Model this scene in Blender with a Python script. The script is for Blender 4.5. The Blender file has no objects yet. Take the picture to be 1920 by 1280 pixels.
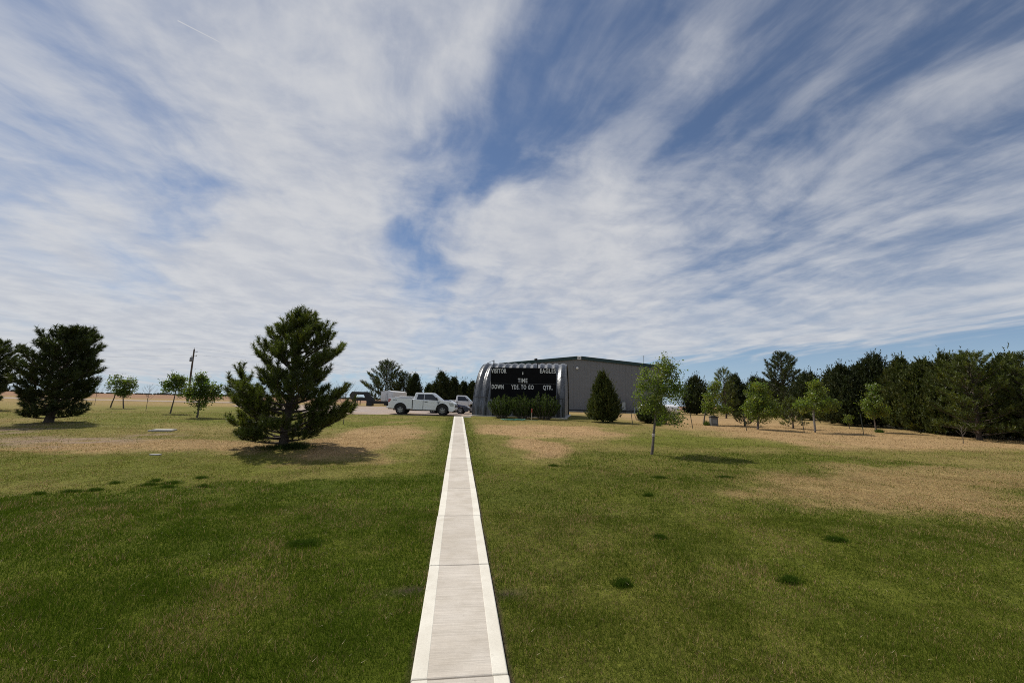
import bpy, math, random
import numpy as np
from mathutils import Matrix, Vector

random.seed(7)
RNG = np.random.default_rng(11)
sc = bpy.context.scene
COL = sc.collection
rad = math.radians

# ------------------------------------------------------------------ camera
CAM_POS = (-0.11, 0.0, 2.30)
cam_d = bpy.data.cameras.new('camera')
cam_d.sensor_fit = 'HORIZONTAL'
cam_d.sensor_width = 36.0
cam_d.lens = 14.0
cam_d.clip_start = 0.05
cam_d.clip_end = 20000.0
cam = bpy.data.objects.new('camera', cam_d)
COL.objects.link(cam)
CAM_ROT = Matrix.Rotation(rad(-7.45), 3, 'Z') @ Matrix.Rotation(rad(90 + 8.7), 3, 'X') @ Matrix.Rotation(rad(1.3), 3, 'Z')
cam.matrix_world = Matrix.Translation(CAM_POS) @ CAM_ROT.to_4x4()
sc.camera = cam

# ------------------------------------------------------------------ light
SUN_AZ = -43.5      # degrees clockwise from +Y
SUN_EL = 54.0
sun_d = bpy.data.lights.new('sun', 'SUN')
sun_d.energy = 4.0
sun_d.angle = rad(0.53)
sun_d.color = (1.0, 0.95, 0.87)
sun = bpy.data.objects.new('sun', sun_d)
COL.objects.link(sun)
S_DIR = Vector((math.sin(rad(SUN_AZ)) * math.cos(rad(SUN_EL)), math.cos(rad(SUN_AZ)) * math.cos(rad(SUN_EL)), math.sin(rad(SUN_EL))))
sun.rotation_euler = S_DIR.to_track_quat('Z', 'Y').to_euler()
sun.location = (-40, 40, 60)

sc.view_settings.view_transform = 'Standard'
sc.view_settings.look = 'None'
sc.view_settings.exposure = 0.0
sc.view_settings.gamma = 1.0
sc.view_settings.use_curve_mapping = False
sc.render.engine = 'CYCLES'
sc.cycles.use_denoising = False
sc.cycles.filter_width = 1.0
sc.cycles.max_bounces = 8
sc.cycles.transparent_max_bounces = 8
sc.cycles.sample_clamp_indirect = 4.0


# ------------------------------------------------------------------ node helper
class NT:
    def __init__(self, tree):
        self.t = tree
    def n(self, kind, **kw):
        nd = self.t.nodes.new(kind)
        for k, v in kw.items():
            setattr(nd, k, v)
        return nd
    def set(self, sock, v):
        if isinstance(v, bpy.types.NodeSocket):
            self.t.links.new(v, sock)
        elif v is not None:
            sock.default_value = v
    def math(self, op, a, b=None, c=None, clamp=False):
        nd = self.n('ShaderNodeMath', operation=op, use_clamp=clamp)
        for i, v in enumerate((a, b, c)):
            if v is not None:
                self.set(nd.inputs[i], v)
        return nd.outputs[0]
    def vec(self, op, a, b=None, out=0):
        nd = self.n('ShaderNodeVectorMath', operation=op)
        self.set(nd.inputs[0], a)
        if b is not None:
            if op == 'SCALE':
                self.set(nd.inputs[3], b)
            else:
                self.set(nd.inputs[1], b)
        return nd.outputs[out]
    def dot(self, a, b):
        return self.vec('DOT_PRODUCT', a, b, 1)
    def noise(self, v, scale, detail=2.0, rough=0.5, dist=0.0, lac=2.0):
        nd = self.n('ShaderNodeTexNoise')
        if v is not None:
            self.set(nd.inputs['Vector'], v)
        nd.inputs['Scale'].default_value = scale
        nd.inputs['Detail'].default_value = detail
        nd.inputs['Roughness'].default_value = rough
        nd.inputs['Distortion'].default_value = dist
        nd.inputs['Lacunarity'].default_value = lac
        return nd.outputs[0]
    def mapr(self, v, a, b, c=0.0, d=1.0, smooth=True):
        nd = self.n('ShaderNodeMapRange', interpolation_type='SMOOTHSTEP' if smooth else 'LINEAR')
        self.set(nd.inputs[0], v)
        for i, q in enumerate((a, b, c, d)):
            self.set(nd.inputs[i + 1], q)
        return nd.outputs[0]
    def mix(self, f, a, b, blend='MIX'):
        nd = self.n('ShaderNodeMix', data_type='RGBA', blend_type=blend)
        self.set(nd.inputs[0], f)
        self.set(nd.inputs[6], a)
        self.set(nd.inputs[7], b)
        return nd.outputs[2]
    def comb(self, x, y, z):
        nd = self.n('ShaderNodeCombineXYZ')
        for i, v in enumerate((x, y, z)):
            self.set(nd.inputs[i], v)
        return nd.outputs[0]
    def sep(self, v):
        nd = self.n('ShaderNodeSeparateXYZ')
        self.set(nd.inputs[0], v)
        return nd.outputs


def pix_dir(px, py):
    """world direction of a cloud feature, from its bearing in the photograph"""
    d = CAM_ROT @ Vector(((px - 960) / 746.7, -(py - 640) / 746.7, -1.0))
    return d.normalized()


# ------------------------------------------------------------------ sky
def build_world():
    w = bpy.data.worlds.new('World')
    sc.world = w
    w.use_nodes = True
    T = NT(w.node_tree)
    bg = w.node_tree.nodes['Background']
    sky = T.n('ShaderNodeTexSky', sky_type='NISHITA')
    sky.sun_disc = False
    sky.sun_elevation = rad(SUN_EL)
    sky.sun_rotation = rad(SUN_AZ)
    sky.altitude = 1200
    sky.air_density = 1.0
    sky.dust_density = 0.15
    sky.ozone_density = 3.5
    STR = 0.085
    bg.inputs[1].default_value = STR
    tc = T.n('ShaderNodeTexCoord')
    d = tc.outputs['Generated']
    x, y, z = T.sep(d)
    zc = T.math('MAXIMUM', z, 0.0)
    zz = T.math('ADD', zc, 0.09)
    u0 = T.math('DIVIDE', x, zz)
    v0 = T.math('DIVIDE', y, zz)
    wa = rad(10.0)      # streak axis, degrees left of +Y
    ca, sa = math.cos(wa), math.sin(wa)
    along = T.math('ADD', T.math('MULTIPLY', u0, -sa), T.math('MULTIPLY', v0, ca))
    across = T.math('ADD', T.math('MULTIPLY', u0, ca), T.math('MULTIPLY', v0, sa))
    p = T.comb(u0, v0, 0.0)
    # domain warp
    wn = T.n('ShaderNodeTexNoise')
    T.set(wn.inputs['Vector'], p)
    wn.inputs['Scale'].default_value = 0.9
    wn.inputs['Detail'].default_value = 3.0
    wv = T.vec('SCALE', T.vec('SUBTRACT', wn.outputs[1], (0.5, 0.5, 0.5)), 0.8)
    q = T.vec('ADD', T.comb(T.math('MULTIPLY', across, 1.0), T.math('MULTIPLY', along, 0.28), 0.0), wv)
    q2 = T.vec('ADD', T.comb(T.math('MULTIPLY', across, 4.2), T.math('MULTIPLY', along, 1.05), 3.7), T.vec('SCALE', wv, 2.4))
    big = T.noise(q, 1.3, 6.0, 0.55)
    streak = T.noise(q2, 1.1, 6.0, 0.55)
    puff = T.noise(T.vec('ADD', p, T.vec('SCALE', wv, 0.7)), 3.6, 9.0, 0.60)
    field = T.math('ADD', T.math('MULTIPLY', T.math('SUBTRACT', big, 0.5), 1.05), T.math('MULTIPLY', T.math('MULTIPLY', T.math('SUBTRACT', streak, 0.5), 1.05), T.mapr(z, 0.03, 0.35, 0.45, 1.0)))
    field = T.math('ADD', field, T.math('MULTIPLY', T.math('MULTIPLY', T.math('SUBTRACT', puff, 0.5), 1.15), T.mapr(z, 0.03, 0.40, 0.25, 1.0)))
    # warped direction so that the cloud banks have torn edges
    dw = T.vec('ADD', d, T.vec('SCALE', T.vec('SUBTRACT', wn.outputs[1], (0.5, 0.5, 0.5)), 0.30))
    dw = T.vec('NORMALIZE', dw)
    banks = [  # bearing in the photograph, radius in degrees, weight
        (620, 130, 20, .44), (880, 60, 9, .40), (940, 130, 5, .22), (380, 60, 14, .10), (60, 500, 20, .30), (620, 420, 12, .26), (150, 620, 22, .36), (560, 560, 14, .22),
        (480, 640, 20, .36), (960, 610, 22, .42), (1080, 430, 12, .34), (960, 420, 6, .20), (1250, 330, 12, .12), (1650, 400, 24, .10), (1450, 640, 26, .36), (1850, 620, 18, .24),
        (1340, 30, 6, .30), (1260, 80, 5, .18), (375, 365, 2.6, .34), (470, 405, 2.2, .26), (400, 470, 6, .16), (1550, 130, 26, -.44), (1880, 120, 20, -.16), (1180, 240, 6, .10), (1330, 190, 5, .14), (1480, 120, 5, .14), (1640, 40, 5, .14), (1700, 150, 6, .12), (1860, 90, 6, .14), (1750, 260, 14, .10), (1050, 330, 8, .12),
        (1090, 100, 9.5, -.50), (1030, 195, 6.5, -.28), (945, 235, 7.5, -.56), (860, 300, 6.5, -.54), (790, 390, 5.5, -.52), (775, 470, 5.5, -.46), (790, 530, 4, -.30), (300, 515, 6, -.50),
        (330, 365, 6, -.34), (470, 385, 7, -.34), (240, 330, 8, -.24), (1390, 235, 7, -.30), (1620, 110, 8, -.16), (1800, 30, 8, -.14), (1330, 500, 7, -.14), (1640, 520, 9, -.14), (60, 320, 7, -.16), (60, 110, 14, -.18),
    ]
    for px, py, r, wgt in banks:
        dd = T.dot(dw, tuple(pix_dir(px, py)))
        b = T.mapr(dd, math.cos(rad(r * 1.25)), math.cos(rad(r * 0.15)), 0.0, wgt)
        field = T.math('ADD', field, b)
    alpha = T.mapr(field, -0.62, 0.95, 0.0, 1.0)
    # the sheet ends a few degrees above the horizon
    edge = T.math('ADD', z, T.math('MULTIPLY', T.math('SUBTRACT', streak, 0.5), 0.10))
    edge = T.math('ADD', edge, T.math('MULTIPLY', x, -0.078))
    veil = T.mapr(T.math('ADD', T.math('MULTIPLY', streak, 0.6), T.math('MULTIPLY', puff, 0.4)), 0.40, 0.62, 0.03, 0.30)
    alpha = T.math('ADD', T.math('MULTIPLY', alpha, T.math('SUBTRACT', 1.0, veil)), veil)
    alpha = T.math('MULTIPLY', alpha, T.mapr(edge, 0.050, 0.092, 0.06, 1.0))
    alpha = T.math('MULTIPLY', alpha, 0.93)
    # an aircraft trail
    a, b = pix_dir(331, 38), pix_dir(452, 100)
    nrm = a.cross(b).normalized()
    mid = (a + b).normalized()
    off = T.math('ABSOLUTE', T.dot(d, tuple(nrm)))
    tang = (b - a).normalized()
    sl = T.dot(T.vec('SUBTRACT', d, tuple(mid)), tuple(tang))
    half = (b - a).length / 2
    trail = T.math('MULTIPLY', T.mapr(off, 0.0006, 0.0016, 1.0, 0.0), T.mapr(sl, half * 0.1, half, 1.0, 0.0))
    trail = T.math('MULTIPLY', trail, T.mapr(sl, -half * 1.0, -half * 0.96, 0.0, 1.0))
    alpha = T.math('MAXIMUM', alpha, T.math('MULTIPLY', trail, 0.95))
    thick = T.mapr(puff, 0.3, 0.7, 0.0, 1.0)
    cw = T.mix(thick, (0.53 / STR, 0.55 / STR, 0.60 / STR, 1), (0.66 / STR, 0.665 / STR, 0.68 / STR, 1))
    # pale blue air low over the plain, the same all round
    air = T.mix(T.mapr(z, 0.0, 0.16, 0.72, 0.0), sky.outputs[0], (0.33 / STR, 0.46 / STR, 0.64 / STR, 1))
    cl = T.mix(alpha, air, cw)
    w.node_tree.links.new(cl, bg.inputs[0])


build_world()


# ------------------------------------------------------------------ ground height
SL = 0.0285
def gz(x, y):
    x = np.asarray(x, float); y = np.asarray(y, float)
    a, b = 34.0, 40.0
    t = np.clip(y - a, 0, b - a)
    z = SL * (np.minimum(y, a) + t - t * t / (2 * (b - a)))
    lawn = np.clip((33 - y) / 6, 0, 1) * np.clip((np.abs(x) - 0.6) / 3.0, 0, 1)
    z = z + lawn * 0.028 * (np.sin(x * 0.55 + 1.3) * np.cos(y * 0.43) + 0.6 * np.sin(x * 1.3 + y * 0.9))
    return z
def G(x, y):
    return (x, y, float(gz(x, y)))


# ------------------------------------------------------------------ numpy noise
def _hash(i, j, s):
    v = np.sin(i * 127.1 + j * 311.7 + s * 74.7) * 43758.5453
    return v - np.floor(v)
def vnoise(x, y, s=0):
    i = np.floor(x); j = np.floor(y)
    fx = x - i; fy = y - j
    fx = fx * fx * (3 - 2 * fx); fy = fy * fy * (3 - 2 * fy)
    return (_hash(i, j, s) * (1 - fx) + _hash(i + 1, j, s) * fx) * (1 - fy) + (_hash(i, j + 1, s) * (1 - fx) + _hash(i + 1, j + 1, s) * fx) * fy
def fbm(x, y, s=0, o=4):
    r = 0; a = 0.5; t = 0
    for k in range(o):
        r = r + a * vnoise(x, y, s + k * 13); t += a
        x = x * 2.03 + 5.1; y = y * 2.03 + 1.7; a *= 0.5
    return r / t
def sstep(a, b, v):
    t = np.clip((v - a) / (b - a), 0, 1)
    return t * t * (3 - 2 * t)


def lawn_state(x, y):
    """how lush, dry and bare the lawn is at a place (0..1 each)"""
    n1 = fbm(x * 0.45, y * 0.45, 1); n2 = fbm(x * 1.7, y * 1.7, 2); n3 = fbm(x * 0.16, y * 0.16, 3)
    w = (n1 - 0.5) * 2.0
    def ell(cx, cy, rx, ry, k=0.5):
        d = np.sqrt(((x - cx) / rx) ** 2 + ((y - cy) / ry) ** 2) + w * k + (n2 - .5) * .5
        return sstep(1.2, 0.55, d)
    left = x < 0
    sL = y - (11.75 + 0.267 * x) + (n2 - .5) * 1.0
    lushL = sstep(0.35, -0.25, sL)
    yb = np.interp(x, [0, 1.0, 2.2, 3.2, 4.4, 14, 20, 30], [12.5, 11.5, 11.6, 13.0, 15.9, 15.7, 12.3, 8.5])
    lushR = sstep(0.9, -0.9, y - yb + (n2 - .5) * 1.4 + w * .5) * (0.34 + 0.58 * n1)
    lush = np.where(left, lushL, lushR)
    lush = np.maximum(lush, 0.62 * sstep(1.25, 0.6, np.abs(x) + (n2 - .5) * .5) * (y < 34.5))
    dry = np.full_like(x, 0.16) + (n3 - .5) * .6 + (n1 - .5) * .5
    # dry patches either side of the walk and by the wind break
    p_r = np.maximum(ell(5.6, 24.0, 4.8, 6.4), ell(3.3, 17.5, 1.7, 4.0)) * (x > 0.9)
    p_l = np.maximum(ell(-3.9, 21.0, 2.7, 8.0), 0.95 * ell(-10.5, 16.3, 5.5, 2.0)) * (x < -0.9)
    p_rr = np.maximum(ell(11.0, 9.6, 4.6, 2.7, .45), 0.9 * ell(17.0, 11.0, 6.5, 2.4, .4))
    p_far = sstep(15.0, 18.5, y + w) * sstep(11.0, 19.0, x + w * 2)
    dry = np.maximum.reduce([dry, p_r * .95, p_l * .86, p_far * .9])
    green_far = 0.7 * ell(12.0, 19.5, 7.5, 2.4, .4) + 0.55 * ell(-8.0, 26.5, 9.0, 4.0, .5) + .35 * ell(-12.0, 12.5, 5, 1.5)
    dry = dry - np.clip(green_far, 0, 1) * .5
    lush = lush * (1 - p_rr * .80)
    dry = np.maximum(dry, p_rr * .74)
    bare = np.maximum(ell(-15.5, 17.5, 3.6, 2.2, .6), .8 * ell(-12.9, 19.6, 1.6, .9, .6)) * sstep(.40, .52, n2)
    bare = np.maximum(bare, ell(-22, 20.0, 4.5, 4.0, .8) * sstep(.42, .55, n2))
    bare = np.maximum(bare, sstep(34, 38, y) * .15 * (x > 12))
    # soil along the edge of the walk and two worn spots
    edge = sstep(0.44, 0.405, np.abs(x) + np.where(x < 0, .025, 0) + (n2 - .5) * .09) * (y < 34)
    worn = np.maximum(sstep(1.1, .5, np.sqrt(((x + .58) / .22) ** 2 + ((y - 5.05) / .10) ** 2) + (n2 - .5)), sstep(1.1, .5, np.sqrt(((x - .58) / .20) ** 2 + ((y - 4.92) / .10) ** 2) + (n2 - .5)))
    soil = np.maximum(edge, worn)
    return np.clip(lush, 0, 1), np.clip(dry, 0, 1), np.clip(bare, 0, 1), np.clip(soil, 0, 1)


C_LUSH = np.array([0.062, 0.084, 0.006]); C_LUSH2 = np.array([0.10, 0.110, 0.012])
C_OLIVE = np.array([0.140, 0.145, 0.025]); C_TAN = np.array([0.385, 0.25, 0.125]); C_DIRT = np.array([0.26, 0.185, 0.12]); C_SOIL = np.array([0.060, 0.044, 0.030])
def lerp(a, b, t):
    return a + (b - a) * t
def lawn_colour(x, y):
    lush, dry, bare, soil = lawn_state(x, y)
    n = fbm(x * 0.9, y * 0.9, 9)[:, None]
    e = lambda v: v[:, None]
    c = lerp(C_OLIVE, C_TAN, e(dry))
    g = lerp(C_LUSH, C_LUSH2, np.clip(n * 1.3 - .2, 0, 1))
    c = lerp(c, g, e(lush))
    c = lerp(c, C_DIRT, e(bare))
    c = lerp(c, C_SOIL, e(soil))
    # the open country beyond
    far = sstep(44, 62, y + np.abs(x) * .05)
    nf = fbm(x * .02, y * .05, 21)[:, None]
    cf = lerp(np.array([.34, .235, .105]), np.array([.26, .19, .075]), nf)
    c = lerp(c, cf, e(far))
    red = sstep(105, 150, y)
    c = lerp(c, lerp(np.array([.24, .13, .075]), np.array([.30, .19, .11]), nf), e(red))
    sides = sstep(26, 40, np.abs(x)) * (1 - far)
    c = lerp(c, lerp(C_OLIVE * 1.2, C_TAN * .95, nf), e(sides * .7))
    return c


# ------------------------------------------------------------------ materials
MATS = {}
def base_mat(name):
    m = bpy.data.materials.new(name)
    m.use_nodes = True
    MATS[name] = m
    T = NT(m.node_tree)
    b = m.node_tree.nodes['Principled BSDF']
    return m, T, b
def coord(T, kind='Object'):
    return T.n('ShaderNodeTexCoord').outputs[kind]
def bump(T, b, h, dist, strength=0.6):
    bn = T.n('ShaderNodeBump')
    bn.inputs['Strength'].default_value = strength
    bn.inputs['Distance'].default_value = dist
    T.set(bn.inputs['Height'], h)
    T.set(b.inputs['Normal'], bn.outputs[0])
def paint(name, c, rough=0.4, metal=0.0, var=0.12, scale=3.0, coat=0.0, spec=0.5, bmp=0.0, bscale=40.0):
    m, T, b = base_mat(name)
    co = coord(T)
    n = T.noise(co, scale, 5.0, 0.6)
    k = T.mapr(n, 0.25, 0.75, 1 - var, 1 + var, False)
    T.set(b.inputs['Base Color'], T.vec('SCALE', tuple(c), k))
    T.set(b.inputs['Roughness'], T.mapr(T.noise(co, scale * 2.3, 3.0), 0.3, 0.7, rough * 0.85, min(1, rough * 1.15), False))
    b.inputs['Metallic'].default_value = metal
    b.inputs['Coat Weight'].default_value = coat
    b.inputs['Coat Roughness'].default_value = 0.06
    b.inputs['Specular IOR Level'].default_value = spec
    if bmp:
        bump(T, b, T.noise(co, bscale, 4.0), bmp)
    return m
def leaf_mat(name, c, trans=0.35, gloss=0.5, rough=0.5):
    """foliage: colour times the clump tint stored on the mesh"""
    m, T, b = base_mat(name)
    at = T.n('ShaderNodeAttribute', attribute_name='tint')
    colr = T.mix(1.0, tuple(c) + (1,), at.outputs['Color'], 'MULTIPLY')
    T.set(b.inputs['Base Color'], colr)
    b.inputs['Roughness'].default_value = rough
    b.inputs['Specular IOR Level'].default_value = gloss
    tr = T.n('ShaderNodeBsdfTranslucent')
    T.set(tr.inputs[0], T.mix(1.0, colr, (1.25, 1.35, 0.55, 1), 'MULTIPLY'))
    mx = T.n('ShaderNodeMixShader')
    mx.inputs[0].default_value = trans
    out = m.node_tree.nodes['Material Output']
    m.node_tree.links.new(b.outputs[0], mx.inputs[1])
    m.node_tree.links.new(tr.outputs[0], mx.inputs[2])
    m.node_tree.links.new(mx.outputs[0], out.inputs[0])
    return m
def glass_mat(name, c=(0.012, 0.014, 0.018), rough=0.05):
    m, T, b = base_mat(name)
    b.inputs['Base Color'].default_value = tuple(c) + (1,)
    b.inputs['Roughness'].default_value = rough
    b.inputs['Specular IOR Level'].default_value = 0.8
    return m


def make_materials():
    # ground
    m, T, b = base_mat('ground')
    at = T.n('ShaderNodeAttribute', attribute_name='col')
    pos = T.n('ShaderNodeNewGeometry').outputs['Position']
    n1 = T.noise(pos, 9.0, 6.0, 0.65)
    n2 = T.noise(pos, 1.1, 5.0, 0.6)
    k = T.math('MULTIPLY', T.mapr(n1, 0.3, 0.7, 0.62, 1.38, False), T.mapr(n2, 0.3, 0.7, 0.86, 1.14, False))
    T.set(b.inputs['Base Color'], T.vec('SCALE', at.outputs['Color'], k))
    b.inputs['Roughness'].default_value = 1.0
    b.inputs['Specular IOR Level'].default_value = 0.1
    bump(T, b, T.math('ADD', T.noise(pos, 22.0, 4.0, 0.7), T.math('MULTIPLY', T.noise(pos, 2.5, 3.0), 1.5)), 0.05, 0.9)
    # grass blades
    m, T, b = base_mat('grass')
    at = T.n('ShaderNodeAttribute', attribute_name='tint')
    T.set(b.inputs['Base Color'], at.outputs['Color'])
    b.inputs['Roughness'].default_value = 0.55
    b.inputs['Specular IOR Level'].default_value = 0.08
    tr = T.n('ShaderNodeBsdfTranslucent')
    T.set(tr.inputs[0], at.outputs['Color'])
    mx = T.n('ShaderNodeMixShader')
    mx.inputs[0].default_value = 0.35
    m.node_tree.links.new(b.outputs[0], mx.inputs[1])
    m.node_tree.links.new(tr.outputs[0], mx.inputs[2])
    m.node_tree.links.new(mx.outputs[0], m.node_tree.nodes['Material Output'].inputs[0])
    # gravel
    m, T, b = base_mat('gravel')
    pos = T.n('ShaderNodeNewGeometry').outputs['Position']
    v = T.n('ShaderNodeTexVoronoi')
    T.set(v.inputs['Vector'], pos)
    v.inputs['Scale'].default_value = 14.0
    g1 = T.mix(T.mapr(v.outputs['Color'], 0.1, 0.9), (0.27, 0.215, 0.185, 1), (0.42, 0.355, 0.315, 1))
    g2 = T.mix(T.mapr(T.noise(pos, 0.35, 5.0, 0.6), 0.4, 0.62), g1, (0.36, 0.27, 0.19, 1))
    T.set(b.inputs['Base Color'], g2)
    b.inputs['Roughness'].default_value = 0.95
    b.inputs['Specular IOR Level'].default_value = 0.2
    bump(T, b, T.math('ADD', v.outputs['Distance'], T.noise(pos, 1.2, 4.0)), 0.04, 0.8)
    # concrete, trowelled and broomed
    for nm, c0, c1, broom in (('concrete_trowelled', (0.63, 0.585, 0.49, 1), (0.73, 0.69, 0.59, 1), False), ('concrete_broomed', (0.48, 0.425, 0.35, 1), (0.57, 0.515, 0.44, 1), True)):
        m, T, b = base_mat(nm)
        pos = T.n('ShaderNodeNewGeometry').outputs['Position']
        oi = T.n('ShaderNodeObjectInfo').outputs['Random']
        n = T.noise(pos, 2.2, 6.0, 0.65)
        c = T.mix(T.mapr(n, 0.3, 0.7), c0, c1)
        c = T.vec('SCALE', c, T.mapr(oi, 0, 1, 0.94, 1.06, False))
        sp = T.mapr(T.noise(pos, 55.0, 3.0, 0.7), 0.25, 0.75, 0.93, 1.07, False)
        c = T.vec('SCALE', c, sp)
        st = T.mapr(T.noise(pos, 1.3, 6.0, 0.68), 0.54, 0.74)
        c = T.mix(T.math('MULTIPLY', st, 0.34), c, (0.36, 0.31, 0.24, 1))
        drip = T.mapr(T.noise(pos, 6.5, 5.0, 0.7), 0.66, 0.74)
        c = T.mix(T.math('MULTIPLY', drip, 0.30), c, (0.22, 0.19, 0.15, 1))
        vx = T.n('ShaderNodeTexVoronoi', feature='DISTANCE_TO_EDGE')
        T.set(vx.inputs['Vector'], T.vec('ADD', pos, T.vec('SCALE', T.comb(T.noise(pos, 3.0, 4.0), T.noise(pos, 4.1, 4.0), 0.0), 0.5)))
        vx.inputs['Scale'].default_value = 0.42
        crack = T.math('MULTIPLY', T.mapr(vx.outputs[0], 0.0, 0.0022, 1.0, 0.0), T.mapr(T.noise(pos, 0.6, 2.0), 0.52, 0.6))
        c = T.mix(T.math('MULTIPLY', crack, 0.55), c, (0.14, 0.12, 0.10, 1))
        if broom:
            x, y, z = T.sep(pos)
            lines = T.noise(T.comb(T.math('MULTIPLY', x, 1.6), T.math('MULTIPLY', y, 70.0), 0.0), 1.0, 3.0, 0.7)
            band = T.noise(T.comb(T.math('MULTIPLY', x, 0.6), T.math('MULTIPLY', y, 11.0), 2.0), 1.0, 3.0, 0.6)
            c = T.vec('SCALE', c, T.math('MULTIPLY', T.mapr(lines, 0.3, 0.7, 0.84, 1.12, False), T.mapr(band, 0.3, 0.7, 0.93, 1.07, False)))
            bump(T, b, lines, 0.006, 0.6)
        else:
            bump(T, b, T.noise(pos, 60.0, 4.0, 0.7), 0.003, 0.5)
        T.set(b.inputs['Base Color'], c)
        b.inputs['Roughness'].default_value = 0.85
        b.inputs['Specular IOR Level'].default_value = 0.3
    # galvanised steel
    m, T, b = base_mat('galvanised')
    co = coord(T)
    x, y, z = T.sep(co)
    runs = T.noise(T.comb(T.math('MULTIPLY', x, 9.0), T.math('MULTIPLY', y, 9.0), T.math('MULTIPLY', z, 0.7)), 1.0, 5.0, 0.6)
    c = T.mix(T.mapr(runs, 0.35, 0.68), (0.085, 0.088, 0.090, 1), (0.175, 0.178, 0.178, 1))
    c = T.mix(T.math('MULTIPLY', T.mapr(T.noise(co, 1.6, 6.0, 0.7), 0.56, 0.74), 0.35), c, (0.20, 0.17, 0.14, 1))
    T.set(b.inputs['Base Color'], c)
    b.inputs['Metallic'].default_value = 0.6
    T.set(b.inputs['Roughness'], T.mapr(T.noise(co, 5.0, 4.0), 0.3, 0.7, 0.24, 0.40, False))
    # board black with faint weathering
    paint('board_black', (0.008, 0.008, 0.009), 0.8, var=0.3, scale=2.0, spec=0.08)
    paint('letter_white', (0.70, 0.70, 0.68), 0.6, var=0.15, scale=6.0)
    paint('dark_steel', (0.022, 0.023, 0.026), 0.5, 0.3)
    paint('grey_steel', (0.20, 0.21, 0.22), 0.5, 0.5)
    m = paint('panel_grey', (0.168, 0.170, 0.174), 0.5, var=0.04, scale=0.25)
    paint('trim_green', (0.008, 0.034, 0.032), 0.45)
    paint('trim_white', (0.72, 0.72, 0.70), 0.5)
    paint('roof_metal', (0.33, 0.34, 0.34), 0.45, 0.4)
    paint('car_white', (0.84, 0.85, 0.87), 0.28, var=0.03, coat=0.6)
    paint('car_white_old', (0.78, 0.78, 0.77), 0.4, var=0.06, coat=0.25)
    paint('car_blue', (0.010, 0.014, 0.052), 0.25, var=0.05, coat=0.8)
    paint('chrome', (0.62, 0.62, 0.62), 0.2, 0.9, var=0.05)
    paint('alloy', (0.36, 0.36, 0.37), 0.35, 0.8, var=0.08)
    paint('black_plastic', (0.016, 0.016, 0.017), 0.6)
    paint('rubber', (0.018, 0.017, 0.017), 0.85, var=0.25, scale=9.0)
    paint('lamp_red', (0.42, 0.018, 0.015), 0.2, coat=0.5)
    paint('lamp_clear', (0.42, 0.40, 0.36), 0.12, 0.3, coat=0.5)
    paint('decal_blue', (0.10, 0.15, 0.26), 0.4)
    paint('plate_grey', (0.34, 0.37, 0.37), 0.5)
    paint('tank_white', (0.82, 0.82, 0.81), 0.4, var=0.05)
    paint('rust', (0.20, 0.075, 0.04), 0.8, var=0.3)
    paint('pole_wood', (0.080, 0.058, 0.042), 0.9, var=0.35, scale=1.5, bmp=0.01, bscale=14)
    paint('hose_green', (0.10, 0.30, 0.22), 0.5)
    paint('stake_wood', (0.10, 0.075, 0.055), 0.85, var=0.3)
    paint('pale_stake', (0.50, 0.42, 0.36), 0.7, var=0.2)
    paint('red_tape', (0.45, 0.07, 0.05), 0.6)
    paint('steel_post', (0.045, 0.055, 0.045), 0.6, 0.2, var=0.3)
    paint('pine_bark', (0.075, 0.055, 0.042), 0.95, var=0.45, scale=7.0, bmp=0.02, bscale=18)
    paint('bark_grey', (0.13, 0.105, 0.085), 0.92, var=0.4, scale=9.0, bmp=0.012, bscale=22)
    paint('bark_pale', (0.24, 0.21, 0.18), 0.9, var=0.3, scale=9.0, bmp=0.01, bscale=22)
    paint('box_grey', (0.115, 0.115, 0.11), 0.7, var=0.2)
    paint('slab_grey', (0.34, 0.32, 0.29), 0.9, var=0.25, scale=4.0, bmp=0.006, bscale=30)
    paint('guard_grey', (0.20, 0.18, 0.16), 0.8, var=0.25)
    paint('porcelain', (0.30, 0.30, 0.29), 0.3)
    paint('concrete_old', (0.46, 0.44, 0.40), 0.9, var=0.2, scale=4.0, bmp=0.006, bscale=30)
    paint('wire', (0.05, 0.05, 0.05), 0.6)
    glass_mat('glass')
    glass_mat('windscreen', (0.10, 0.115, 0.12), 0.06)
    leaf_mat('pine_needles', (0.080, 0.098, 0.020), 0.36, 0.45, 0.45)
    leaf_mat('pine_needles_dark', (0.044, 0.058, 0.016), 0.28, 0.4, 0.5)
    leaf_mat('juniper', (0.060, 0.074, 0.019), 0.22, 0.25, 0.6)
    leaf_mat('juniper_dark', (0.036, 0.048, 0.016), 0.18, 0.25, 0.6)
    leaf_mat('leaf_spring', (0.150, 0.190, 0.036), 0.48, 0.45, 0.4)
    leaf_mat('leaf_green', (0.110, 0.150, 0.030), 0.46, 0.45, 0.42)
    leaf_mat('shrub_leaf', (0.068, 0.098, 0.022), 0.32, 0.3, 0.5)
    leaf_mat('far_wood', (0.075, 0.085, 0.075), 0.0, 0.1, 0.9)
make_materials()


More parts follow.
